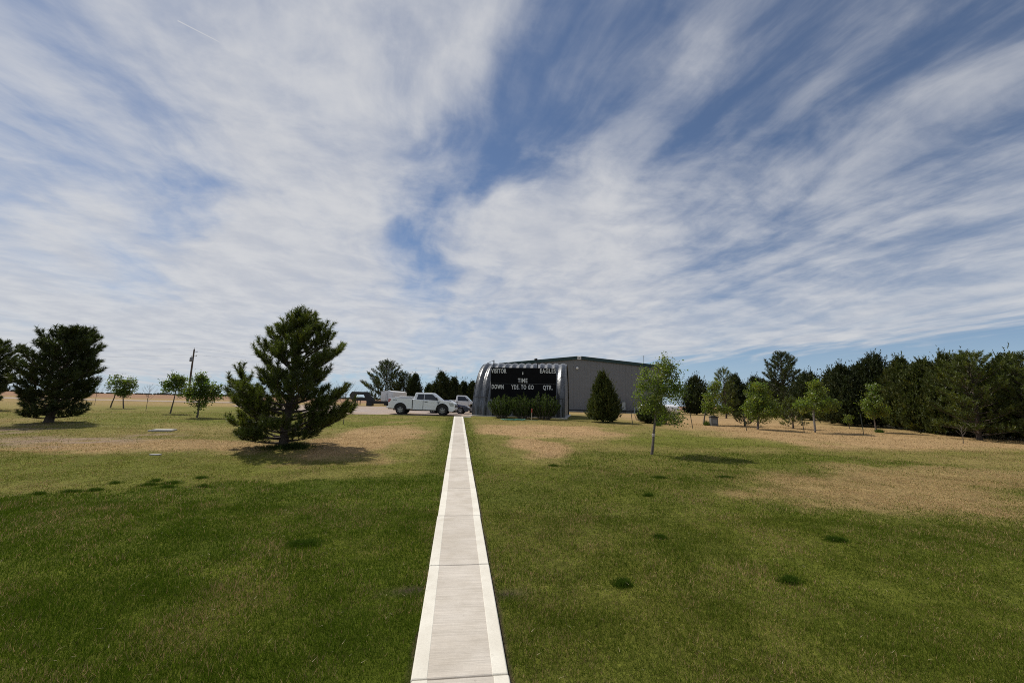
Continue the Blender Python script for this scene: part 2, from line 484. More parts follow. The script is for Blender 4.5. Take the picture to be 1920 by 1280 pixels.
# ------------------------------------------------------------------ mesh helpers
class MB:
    """collects shapes, then links them as ONE mesh object"""
    def __init__(self):
        self.v = []; self.f = []; self.m = []
    def add(self, vs, fs, mi=0):
        o = len(self.v)
        self.v += [tuple(p) for p in vs]
        self.f += [tuple(i + o for i in f) for f in fs]
        self.m += [mi] * len(fs)
    def box(self, x0, x1, y0, y1, z0, z1, mi=0, M=None):
        vs = [Vector((x, y, z)) for x in (x0, x1) for y in (y0, y1) for z in (z0, z1)]
        if M is not None:
            vs = [M @ p for p in vs]
        self.add(vs, [(0, 1, 3, 2), (4, 6, 7, 5), (0, 4, 5, 1), (2, 3, 7, 6), (0, 2, 6, 4), (1, 5, 7, 3)], mi)
    def prism(self, poly, a, b, axis='y', mi=0):
        """polygon in the (x,z) plane pulled along y (or (y,z) along x, (x,y) along z)"""
        def P(p, t):
            if axis == 'y': return (p[0], t, p[1])
            if axis == 'x': return (t, p[0], p[1])
            return (p[0], p[1], t)
        n = len(poly)
        vs = [P(p, a) for p in poly] + [P(p, b) for p in poly]
        fs = [tuple(range(n)), tuple(range(2 * n - 1, n - 1, -1))]
        fs += [(i, i + n, (i + 1) % n + n, (i + 1) % n) for i in range(n)]
        self.add(vs, fs, mi)
    def tube(self, pts, rs, n=8, mi=0, cap=True):
        pts = [Vector(p) for p in pts]
        if not hasattr(rs, '__len__'):
            rs = [rs] * len(pts)
        vs = []; fs = []
        up = Vector((0, 0, 1))
        for i, p in enumerate(pts):
            d = (pts[min(i + 1, len(pts) - 1)] - pts[max(i - 1, 0)])
            if d.length < 1e-9: d = Vector((0, 0, 1))
            d.normalize()
            a = d.cross(up if abs(d.z) < 0.95 else Vector((1, 0, 0))).normalized()
            b = d.cross(a)
            for k in range(n):
                t = 2 * math.pi * k / n
                vs.append(p + (a * math.cos(t) + b * math.sin(t)) * rs[i])
        for i in range(len(pts) - 1):
            for k in range(n):
                k2 = (k + 1) % n
                fs.append((i * n + k, i * n + k2, (i + 1) * n + k2, (i + 1) * n + k))
        if cap:
            fs.append(tuple(range(n - 1, -1, -1)))
            fs.append(tuple((len(pts) - 1) * n + k for k in range(n)))
        self.add(vs, fs, mi)
    def lathe(self, prof, n=20, M=None, mi=0):
        """profile of (radius, height) turned round z"""
        vs = []; fs = []
        for r, h in prof:
            for k in range(n):
                t = 2 * math.pi * k / n
                vs.append(Vector((r * math.cos(t), r * math.sin(t), h)))
        if M is not None:
            vs = [M @ p for p in vs]
        for i in range(len(prof) - 1):
            for k in range(n):
                k2 = (k + 1) % n
                fs.append((i * n + k, i * n + k2, (i + 1) * n + k2, (i + 1) * n + k))
        fs.append(tuple(range(n - 1, -1, -1)))
        fs.append(tuple((len(prof) - 1) * n + k for k in range(n)))
        self.add(vs, fs, mi)
    def quad(self, a, b, c, d, mi=0):
        self.add([a, b, c, d], [(0, 1, 2, 3)], mi)
    def build(self, name, mats, parent=None, bevel=0.0, smooth=False, loc=None, rotz=0.0):
        me = bpy.data.meshes.new(name)
        me.from_pydata([tuple(p) for p in self.v], [], self.f)
        me.validate()
        if not isinstance(mats, (list, tuple)): mats = [mats]
        for q in mats: me.materials.append(MATS[q])
        if len(mats) > 1 and len(me.polygons) == len(self.m):
            me.polygons.foreach_set('material_index', self.m)
        import bmesh
        bm = bmesh.new(); bm.from_mesh(me); bmesh.ops.recalc_face_normals(bm, faces=bm.faces); bm.to_mesh(me); bm.free()
        if smooth:
            me.polygons.foreach_set('use_smooth', [True] * len(me.polygons))
            me.set_sharp_from_angle(angle=rad(38))
        o = bpy.data.objects.new(name, me)
        COL.objects.link(o)
        if parent is not None: o.parent = parent
        if loc is not None: o.location = loc
        if rotz: o.rotation_euler = (0, 0, rotz)
        if bevel:
            md = o.modifiers.new('bevel', 'BEVEL')
            md.width = bevel; md.segments = 2; md.limit_method = 'ANGLE'; md.angle_limit = rad(32)
        return o


def np_mesh(name, verts, faces, k, mat, parent=None, tint=None, attr='tint', loc=None):
    """fast mesh of triangles (k=3) or quads (k=4)"""
    me = bpy.data.meshes.new(name)
    nv, nf = len(verts), len(faces)
    me.vertices.add(nv)
    me.vertices.foreach_set('co', np.ascontiguousarray(verts, np.float32).ravel())
    me.loops.add(nf * k)
    me.loops.foreach_set('vertex_index', np.ascontiguousarray(faces, np.int32).ravel())
    me.polygons.add(nf)
    me.polygons.foreach_set('loop_start', np.arange(0, nf * k, k, dtype=np.int32))
    me.update(calc_edges=True)
    if tint is not None:
        at = me.color_attributes.new(attr, 'FLOAT_COLOR', 'POINT')
        c = np.ones((nv, 4), np.float32); c[:, :3] = tint
        at.data.foreach_set('color', c.ravel())
    me.materials.append(MATS[mat])
    o = bpy.data.objects.new(name, me)
    COL.objects.link(o)
    if parent is not None: o.parent = parent
    if loc is not None: o.location = loc
    return o


def tag(o, label=None, cat=None, group=None, kind=None):
    if label: o['label'] = label
    if cat: o['category'] = cat
    if group: o['group'] = group
    if kind: o['kind'] = kind
    return o
def thing(name, loc, label, cat, group=None, rotz=0.0):
    o = bpy.data.objects.new(name, None)
    o.empty_display_size = 0.2
    COL.objects.link(o)
    o.location = loc
    o.rotation_euler = (0, 0, rotz)
    return tag(o, label, cat, group)


# ================================================================== SETTING
def build_ground():
    def axis(pieces):
        out = []
        for a, b, s in pieces:
            out += list(np.arange(a, b, s))
        return np.array(sorted(set(np.round(out, 4))))
    far = [45, 50, 56, 64, 74, 88, 105, 130, 165, 220, 300, 420, 600, 900, 1400, 2200, 3500, 6000, 9000]
    xs = axis([(-45, -14, .8), (-14, 22, .22), (22, 45, .6)])
    xs = np.unique(np.concatenate([xs, [-.5, -.45, -.4, -.36, .36, .4, .45, .5, 45], far, [-f for f in far]]))
    ys = axis([(-12, 2, 1.0), (2, 18, .18), (18, 42, .4), (42, 62, 1.5)])
    ys = np.unique(np.concatenate([[-9000, -3000, -800, -200, -80, -40, -20], ys, [64, 70, 78, 88, 100, 115, 130, 150, 180, 230, 300, 420, 600, 900, 1400, 2200, 3500, 6000, 9000]]))
    X, Y = np.meshgrid(xs, ys)
    x = X.ravel(); y = Y.ravel()
    v = np.stack([x, y, gz(x, y)], 1)
    back = y < -12
    v[back, 2] = SL * -12
    nx, ny = len(xs), len(ys)
    i = np.arange(nx - 1)[None, :] + np.arange(ny - 1)[:, None] * nx
    i = i.ravel()
    f = np.stack([i, i + 1, i + nx + 1, i + nx], 1)
    c = lawn_colour(x, y)
    o = np_mesh('ground', v, f, 4, 'ground', tint=c, attr='col')
    tag(o, kind='structure')


def sheet(name, poly, mat, dz, step=2.0):
    """a ground sheet following the terrain inside a polygon of (x,y)"""
    import bmesh
    bm = bmesh.new()
    vs = [bm.verts.new((px, py, 0)) for px, py in poly]
    bm.faces.new(vs)
    x0, x1 = min(p[0] for p in poly), max(p[0] for p in poly)
    y0, y1 = min(p[1] for p in poly), max(p[1] for p in poly)
    yy = [v for v in np.arange(32, 42, .4) if y0 < v < y1]
    for v in yy:
        bmesh.ops.bisect_plane(bm, geom=bm.verts[:] + bm.edges[:] + bm.faces[:], plane_co=(0, v, 0), plane_no=(0, 1, 0))
    for v in bm.verts:
        v.co.z = float(gz(v.co.x, v.co.y)) + dz
    me = bpy.data.meshes.new(name)
    bm.to_mesh(me); bm.free()
    me.materials.append(MATS[mat])
    o = bpy.data.objects.new(name, me)
    COL.objects.link(o)
    tag(o, kind='structure')
    return o


def build_lot():
    rnd = random.Random(3)
    front = [(x, 35.75 + rnd.uniform(-.12, .12) - max(0, (-9 - x)) * -.35) for x in np.arange(-14, 1.01, .5)]
    right = [(2.0, 37.6), (3.5, 48), (4.0, 74)]
    back = [(x, 73 + rnd.uniform(-.6, .6)) for x in np.arange(0, -36, -3)]
    sheet('gravel_lot', front + right + back + [(-30, 58), (-22, 46)], 'gravel', 0.02)
    edge1 = [(x, 78 + rnd.uniform(-.5, .5) + (x + 35) * -.02) for x in np.arange(-400, -33, 8)]
    edge2 = [(x, 92 + rnd.uniform(-.7, .7) + (x + 35) * -.03) for x in np.arange(-35, -402, -8)]
    sheet('gravel_road', edge1 + edge2, 'gravel', 0.028)


def build_sidewalk():
    root = bpy.data.objects.new('sidewalk', None)
    COL.objects.link(root)
    tag(root, kind='structure')
    W = 0.385; CW = 0.262; TOP = 0.045; PITCH = 2.06; GAP = 0.009
    # one slab mesh, shared: two trowelled borders, broomed middle a little lower, rounded edges
    L = PITCH - GAP
    mb = MB()
    e = 0.012
    prof = [(-W, -0.12), (-W, TOP - e), (-W + e * .4, TOP - e * .35), (-W + e, TOP), (-CW, TOP), (-CW + .004, TOP - .003), (CW - .004, TOP - .003), (CW, TOP), (W - e, TOP), (W - e * .4, TOP - e * .35), (W, TOP - e), (W, -0.12)]
    ysec = [(0, e), (e * .4, e * .35), (e, 0), (L - e, 0), (L - e * .4, e * .35), (L, e)]
    n = len(prof)
    for (y, dz) in ysec:
        for (px, pz) in prof:
            mb.v.append((px, y, pz - (dz if pz > 0 else 0)))
    for s in range(len(ysec) - 1):
        for i in range(n - 1):
            mb.f.append((s * n + i, s * n + i + 1, (s + 1) * n + i + 1, (s + 1) * n + i))
            mb.m.append(1 if i == 5 else 0)
    mb.f.append(tuple(range(n))); mb.m.append(0)
    mb.f.append(tuple((len(ysec) - 1) * n + i for i in range(n))); mb.m.append(0)
    first = None
    y = 3.545 - 3 * PITCH
    k = 0
    rnd = random.Random(5)
    while y < 33.0:
        if first is None:
            o = mb.build('slab', ['concrete_trowelled', 'concrete_broomed'], root)
            first = o
        else:
            o = first.copy(); COL.objects.link(o); o.parent = root
        o.location = (rnd.uniform(-.003, .003), y, SL * y + rnd.uniform(-.003, .003))
        o.rotation_euler = (math.atan(SL), rnd.uniform(-.002, .002), rnd.uniform(-.0015, .0015))
        y += PITCH; k += 1
    return y


build_ground()
build_lot()
SIDE_END = build_sidewalk()

# far hedge of trees on the horizon, one mass
def build_far_wood():
    rnd = np.random.default_rng(5)
    n = 900
    az = np.linspace(rad(-62), rad(6), n) + rnd.normal(0, .002, n)
    R = 1500 + 200 * np.sin(az * 7) + rnd.normal(0, 25, n)
    x = R * np.sin(az); y = R * np.cos(az)
    vs = []; fs = []
    h = 3.5 + 3.5 * fbm(az * 60, az * 0 + 2, 4) ** 1.5 * 2
    for i in range(n):
        r = 3.0 + rnd.random() * 3
        o = len(vs)
        # a low lumpy crown: squashed octahedron
        for a in range(6):
            t = a * math.pi / 3
            vs.append((x[i] + r * math.cos(t), y[i] + r * math.sin(t), 1.0 + h[i] * (.3 + .2 * rnd.random())))
        vs.append((x[i], y[i], 1.0 + h[i])); vs.append((x[i], y[i], .8))
        for a in range(6):
            fs.append((o + a, o + (a + 1) % 6, o + 6)); fs.append((o + (a + 1) % 6, o + a, o + 7))
    o = np_mesh('far_wood', np.array(vs), np.array(fs), 3, 'far_wood', tint=np.ones((len(vs), 3)))
    tag(o, 'thin dark line of distant trees along the left horizon', 'wood', kind='stuff')
build_far_wood()


# ================================================================== BUILDINGS
def build_wind_shed():
    """corrugated arched steel shed, long side towards the walk"""
    rotz = rad(-18.0)
    t = thing('arched_shed', (1.22, 37.05, 1.03), 'galvanised corrugated arched steel shed behind the black scoreboard', 'shed', rotz=rotz)
    Lx, R, H = 8.35, 4.8, 5.12
    nrib = 12
    pitch = Lx / nrib
    # one corrugated arch sheet per rib: shared mesh
    na = 28; nx = 10
    vs = []; fs = []
    def prof(a):
        return R * (1 - math.cos(a)), H * math.sin(a)
    def build_rib():
        mb = MB()
        for i in range(na + 1):
            a = math.pi * i / na
            py, pz = prof(a)
            ny, nz = -math.cos(a) / R, math.sin(a) / H
            l = math.hypot(ny, nz); ny /= l; nz /= l
            for k in range(nx + 1):
                u = k / nx
                d = 0.14 * (math.cos(2 * math.pi * (u - .5)) * .5 + .5) ** 0.8
                mb.v.append((u * pitch, py + ny * d, max(0.0, pz + nz * d)))
        for i in range(na):
            for k in range(nx):
                q = i * (nx + 1) + k
                mb.f.append((q, q + 1, q + nx + 2, q + nx + 1)); mb.m.append(0)
        return mb
    first = None
    for r in range(nrib):
        if first is None:
            o = build_rib().build('arch_sheet', 'galvanised', t, smooth=True)
            first = o
        else:
            o = first.copy(); COL.objects.link(o); o.parent = t
        o.location = (r * pitch, 0, 0.02)
    # end walls of flat sheet, set in a little, with a rim angle
    for xw, nm in ((0.10, 'end_wall'), (Lx - 0.10, 'end_wall')):
        poly = [prof(math.pi * i / 24) for i in range(25)]
        mb = MB(); mb.prism(poly, xw - .01, xw + .01, 'x'); mb.build(nm, 'grey_steel', t)
    for xw in (0.0, Lx):
        mb = MB()
        pts = [(xw, prof(math.pi * i / 30)[0], prof(math.pi * i / 30)[1] + .03) for i in range(31)]
        mb.tube(pts, 0.035, 6); mb.build('rim_angle', 'galvanised', t, smooth=True)
    # seam bolts rows: straps across the sheets
    for a in (0.34, 0.80):
        py, pz = prof(a)
        for x0, x1 in ((0.05, 1.35), (7.1, Lx - .05)):
            mb = MB(); mb.tube([(x0, py - .22, pz), (x1, py - .22, pz)], .016, 6); mb.build('strap_rod', 'dark_steel', t)
    # plinth
    mb = MB(); mb.box(-0.35, Lx + .25, -0.45, 2 * R + .4, -.35, .06)
    mb.build('plinth', 'concrete_old', t, bevel=.015)
    # small flood lamp on the crest and the ridge rod
    mb = MB(); mb.tube([(1.5, R - 3.1, H - .9), (1.5, R - 3.1, H + .15)], .05, 8); mb.build('crest_post', 'dark_steel', t)
    mb = MB(); mb.tube([(0.1, R - .1, H + .16), (1.5, R - 3.1, H + .12)], .02, 6); mb.build('crest_rod', 'dark_steel', t)
    mb = MB(); mb.tube([(5.75, R - 3.2, H - .9), (5.75, R - 3.2, H + .02), (5.6, R - 3.3, H + .16)], .05, 8); mb.lathe([(.05, 0), (.14, .05), (.16, .16), (.10, .22)], 12, Matrix.Translation((5.6, R - 3.35, H + .08)))
    mb.build('flood_lamp', 'dark_steel', t, smooth=True)
    return t


def text_mesh(s):
    c = bpy.data.curves.new('txt', 'FONT')
    c.body = s
    c.align_x = 'CENTER'
    c.offset = 0.026
    c.space_character = 1.18
    c.resolution_u = 3
    o = bpy.data.objects.new('txt', c)
    COL.objects.link(o)
    dg = bpy.context.evaluated_depsgraph_get()
    me = bpy.data.meshes.new_from_object(o.evaluated_get(dg))
    bpy.data.objects.remove(o)
    bpy.data.curves.remove(c)
    return me


def build_scoreboard():
    W, Hh = 5.86, 2.82
    # local frame: x along the face, -y towards the walk, z up from the ground
    t = thing('scoreboard', (2.76, 36.02, 0.98), 'black scoreboard lettered VISITOR, EAGLES, TIME and DOWN on the arched shed', 'scoreboard', rotz=rad(-16.8))
    zb = 1.58; zt = zb + Hh
    zm = zb + Hh * .495
    mb = MB(); mb.box(0, W, -.09, .09, zm + .008, zt); mb.build('upper_panel', 'board_black', t, bevel=.012)
    mb = MB(); mb.box(0, W, -.09, .09, zb, zm - .008); mb.build('lower_panel', 'board_black', t, bevel=.012)
    mb = MB(); mb.box(.02, W - .02, -.075, .06, zm - .02, zm + .02); mb.build('seam_strip', 'grey_steel', t)
    for x in (0.06, W * .5, W - .10):
        mb = MB(); mb.box(x, x + .09, .10, .20, -.3, zt - .2); mb.build('post', 'grey_steel', t)
    for z in (zb + .15, zt - .35):
        for x0, x1 in ((-.95, .0), (W, W + .70)):
            mb = MB(); mb.tube([(x0, .13, z), (x1, .13, z)], .02, 6)
            mb.tube([(x0 + .25, .13, z), (x0 + .25, .10, z - .28), (x0 + .45, .10, z - .30), (x0 + .58, .13, z)], .012, 6)
            mb.build('stay_rod', 'dark_steel', t)
    words = [('VISITOR', .123, .105, 280), ('EAGLES', .877, .092, 280), ('TIME', .495, .40, 172), ('DOWN', .112, .605, 218), ('YDS. TO GO', .494, .607, 402), ('QTR.', .877, .607, 170)]
    for s, cx, cy, wpx in words:
        me = text_mesh(s)
        n = len(me.vertices)
        co = np.empty(n * 3, np.float32); me.vertices.foreach_get('co', co); co = co.reshape(-1, 3)
        wx = wpx / 1175 * W
        lo, hi = co.min(0), co.max(0)
        caph = 0.37
        x = (co[:, 0] - lo[0]) / (hi[0] - lo[0]) * wx + cx * W - wx / 2
        z = (co[:, 1] - .0) / 0.70 * caph + zt - cy * Hh - caph / 2
        out = np.stack([x, np.full(n, -.0935), z], 1)
        me.vertices.foreach_set('co', out.astype(np.float32).ravel())
        me.update()
        me.materials.clear(); me.materials.append(MATS['letter_white'])
        me.name = 'lettering'
        o = bpy.data.objects.new('lettering', me); COL.objects.link(o); o.parent = t
        o['label'] = 'white word ' + s
    for cy in (.152, .198):
        mb = MB(); mb.lathe([(.055, 0), (.055, .01), (.03, .014)], 12, Matrix.Translation((W * .495, -.088, zt - cy * Hh)) @ Matrix.Rotation(rad(90), 4, 'X'))
        mb.build('colon_dot', 'letter_white', t)
    return t


def build_metal_building():
    # local x along the gable, y away from the walk
    A = Vector((6.6, 65.6)); B = Vector((31.9, 60.0))
    ang = math.atan2(B.y - A.y, B.x - A.x)
    Wd = (B - A).length
    t = thing('metal_building', (A.x, A.y, 1.05), 'large grey ribbed metal building with dark green roof edge', 'building', rotz=ang)
    He, Hr, D = 7.45, 8.72, 30.0
    npan = 28
    pw = Wd / npan
    def top(x):
        return He + (Hr - He) * (1 - abs(x - Wd / 2) / (Wd / 2))
    # gable end: one ribbed panel after another
    for i in range(npan):
        x0 = i * pw + .004; x1 = (i + 1) * pw - .004
        mb = MB()
        nr = 2
        xs = []
        for k in range(nr):
            a = x0 + (x1 - x0) * k / nr
            s = (x1 - x0) / nr
            xs += [(a, 0.0), (a + s * .40, 0.0), (a + s * .52, -.028), (a + s * .80, -.028), (a + s * .92, 0.0)]
        xs.append((x1, 0.0))
        n = len(xs)
        for (x, d) in xs: mb.v.append((x, d, 0.05))
        for (x, d) in xs: mb.v.append((x, d, top(x) - .02))
        for k in range(n - 1):
            mb.f.append((k, k + 1, n + k + 1, n + k)); mb.m.append(0)
        mb.build('wall_panel', 'panel_grey', t)
    mb = MB(); mb.box(0, .1, .02, D, 0, He); mb.build('side_wall', 'panel_grey', t)
    mb = MB(); mb.box(Wd - .1, Wd, .02, D, 0, He); mb.build('side_wall', 'panel_grey', t)
    mb = MB(); mb.prism([(0, 0), (Wd, 0), (Wd, He), (Wd / 2, Hr), (0, He)], D, D + .1, 'y'); mb.build('rear_wall', 'panel_grey', t)
    # roof slopes
    for s in (-1, 1):
        xe = Wd / 2 + s * (Wd / 2 + .25)
        ze = He - .02
        mb = MB(); mb.prism([(Wd / 2 + s * .05, Hr + .12), (xe, ze + .06), (xe, ze + .16), (Wd / 2 + s * .05, Hr + .22)], -.12, D + .2, 'y'); mb.build('roof', 'roof_metal', t)
        g = 0.32
        mb = MB(); mb.prism([(Wd / 2 + s * g, Hr - .30), (xe, ze - .30), (xe, ze + .20), (Wd / 2 + s * g, Hr + .25)], -.24, -.13, 'y'); mb.build('rake_trim', 'trim_green', t, bevel=.02)
    mb = MB(); mb.box(Wd / 2 - .31, Wd / 2 + .31, -.26, -.10, Hr - .30, Hr + .24); mb.build('ridge_cap', 'trim_white', t, bevel=.04)
    mb = MB(); mb.box(Wd / 2 - .14, Wd / 2 + .14, -.275, -.262, Hr - .16, Hr + .02); mb.build('ridge_vent', 'grey_steel', t)
    for x0 in (-.02, Wd - .20):
        mb = MB(); mb.box(x0, x0 + .22, -.07, .0, .03, He - .35); mb.build('corner_trim', 'trim_green', t)
    mb = MB(); mb.box(-.1, Wd + .1, -.12, .3, -.4, .12); mb.build('foundation', 'concrete_old', t)
    mb = MB(); mb.box(.1, Wd - .1, -.075, -.01, .13, .36); mb.build('base_band', 'dark_steel', t)  # dark band along the foot of the gable wall
    # wall lamp
    mb = MB(); mb.lathe([(.10, 0), (.18, .06), (.22, .2), (.19, .34), (.08, .40)], 14, Matrix.Translation((Wd * .487, -.05, 7.0)) @ Matrix.Rotation(rad(90), 4, 'X'))
    l = mb.build('wall_lamp', 'trim_white', t, smooth=True)
    mb = MB(); mb.box(Wd * .487 - .09, Wd * .487 + .09, -.12, .0, 7.2, 7.34); mb.build('lamp_bracket', 'grey_steel', l)
    # roof aerial
    mb = MB(); mb.tube([(Wd - 2.2, 2, He), (Wd - 2.2, 2, He + 2.0)], .03, 6); mb.tube([(Wd - 2.5, 2, He + 1.85), (Wd - 1.9, 2, He + 1.85)], .02, 6); mb.build('aerial', 'grey_steel', t)
    # meter rack, top-level, standing at the wall
    r = thing('meter_rack', (25.05, 60.75, 1.05), 'pipe rack with pale electric cabinet at the grey building wall', 'electric cabinet', rotz=ang)
    mb = MB()
    for x in (-.55, .95):
        mb.box(x, x + .09, -.05, .05, -.2, 1.75)
    mb.box(-.55, 1.04, -.05, .05, 1.66, 1.76); mb.box(-.55, .6, -.05, .05, .55, .63); mb.box(-1.3, 1.3, -.05, .05, .20, .28)
    mb.build('frame', 'dark_steel', r)
    mb = MB(); mb.box(.42, .98, -.30, -.06, .48, 1.72); cab = mb.build('cabinet', 'plate_grey', r, bevel=.02)
    mb = MB(); mb.box(.90, .94, -.33, -.302, 1.0, 1.2); mb.build('latch', 'dark_steel', cab)
    for x in (-.25, .05):
        mb = MB(); mb.tube([(x, 0, -.2), (x, 0, 1.66)], .035, 8); mb.build('conduit', 'grey_steel', r)
    for k, x in enumerate((27.1, 27.55)):
        b = thing('bollard', (x, 59.6 - k * .1, 1.05), 'thin pale bollard by the grey building, %s of the pair' % ('left' if k == 0 else 'right'), 'bollard', 'bollards by the meter rack')
        mb = MB(); mb.lathe([(.06, -.1), (.06, .85), (.045, .9)], 10); mb.build('pipe', 'plate_grey', b, smooth=True)
        mb = MB(); mb.lathe([(.075, -.05), (.075, .03)], 10); mb.build('collar', 'concrete_old', b)
    return t


def build_propane_tank():
    t = thing('propane_tank', (23.95, 45.9, 1.05), 'white horizontal propane tank standing behind the slim tree', 'tank', rotz=rad(-8))
    prof = []
    R, L = .52, 2.45
    for i in range(8):
        a = math.pi / 2 * i / 7
        prof.append((max(.01, R * math.sin(a)), -L + .45 - .45 * math.cos(a)))
    for i in range(8):
        a = math.pi / 2 * (1 - i / 7)
        prof.append((max(.01, R * math.sin(a)), L - .45 + .45 * math.cos(a)))
    M = Matrix.Translation((0, 0, .86)) @ Matrix.Rotation(rad(90), 4, 'Y')
    mb = MB(); mb.lathe(prof, 24, M); b = mb.build('vessel', 'tank_white', t, smooth=True)
    mb = MB(); mb.lathe([(.2, 0), (.2, .14), (.14, .2), (.02, .22)], 14, Matrix.Translation((0, 0, 1.36))); mb.build('dome_cover', 'tank_white', t, smooth=True)
    for x in (-1.4, 1.4):
        mb = MB(); mb.prism([(-.4, -.1), (.4, -.1), (.4, .5), (.25, .43), (0, .37), (-.25, .43), (-.4, .5)], x - .08, x + .08, 'x'); mb.build('saddle', 'concrete_old', t)
build_wind_shed()
build_scoreboard()
build_metal_building()
build_propane_tank()

# small concrete path that joins the walk to the shed plinth
mb = MB(); mb.box(-.39, 1.05, 0, .75, -.1, .05)
tag(mb.build('path', 'concrete_trowelled', loc=(0, SIDE_END + .02, float(gz(0, SIDE_END)) - .005), bevel=.01), kind='structure')


# ================================================================== VEHICLES
def wheel(parent, x, y, r, w, side, rim_mat='alloy', spokes=6):
    """tyre with the rim as its sub-part; side -1 = the right-hand side of the vehicle"""
    M = Matrix.Translation((x, y, r)) @ Matrix.Rotation(rad(90 if side < 0 else -90), 4, 'X')
    mb = MB()
    mb.lathe([(r * .62, -w / 2), (r * .93, -w / 2), (r * .99, -w * .36), (r, -w * .2), (r, w * .2), (r * .99, w * .36), (r * .93, w / 2), (r * .62, w / 2), (r * .60, w * .35)], 28, M)
    o = mb.build('wheel', 'rubber', parent, smooth=True)
    mb = MB()
    mb.lathe([(r * .63, -w * .3), (r * .63, w * .47), (r * .58, w * .49), (r * .56, w * .30), (r * .54, w * .16)], 24, M)
    for k in range(spokes):
        a = 2 * math.pi * k / spokes
        mb.box(-.045 * r / .4, .045 * r / .4, r * .10, r * .60, w * .26, w * .44, 0, M @ Matrix.Rotation(a, 4, 'Z'))
    mb.lathe([(r * .17, w * .1), (r * .17, w * .46), (r * .11, w * .5)], 14, M)
    mb.build('rim', rim_mat, o, smooth=True)
    return o


def arch(cx, cz, r, n=10, a0=180, a1=0):
    return [(cx + r * math.cos(rad(a0 + (a1 - a0) * i / n)), cz + r * math.sin(rad(a0 + (a1 - a0) * i / n))) for i in range(n + 1)]


def hull(parent, name, poly, hw, mat, bevel=.03, taper=None):
    """side outline pulled across the vehicle's width, narrowed by taper(x,z)"""
    mb = MB(); mb.prism(poly, -hw, hw, 'y')
    if taper:
        mb.v = [(x, y * taper(x, z), z) for x, y, z in mb.v]
    return mb.build(name, mat, parent, bevel=bevel)


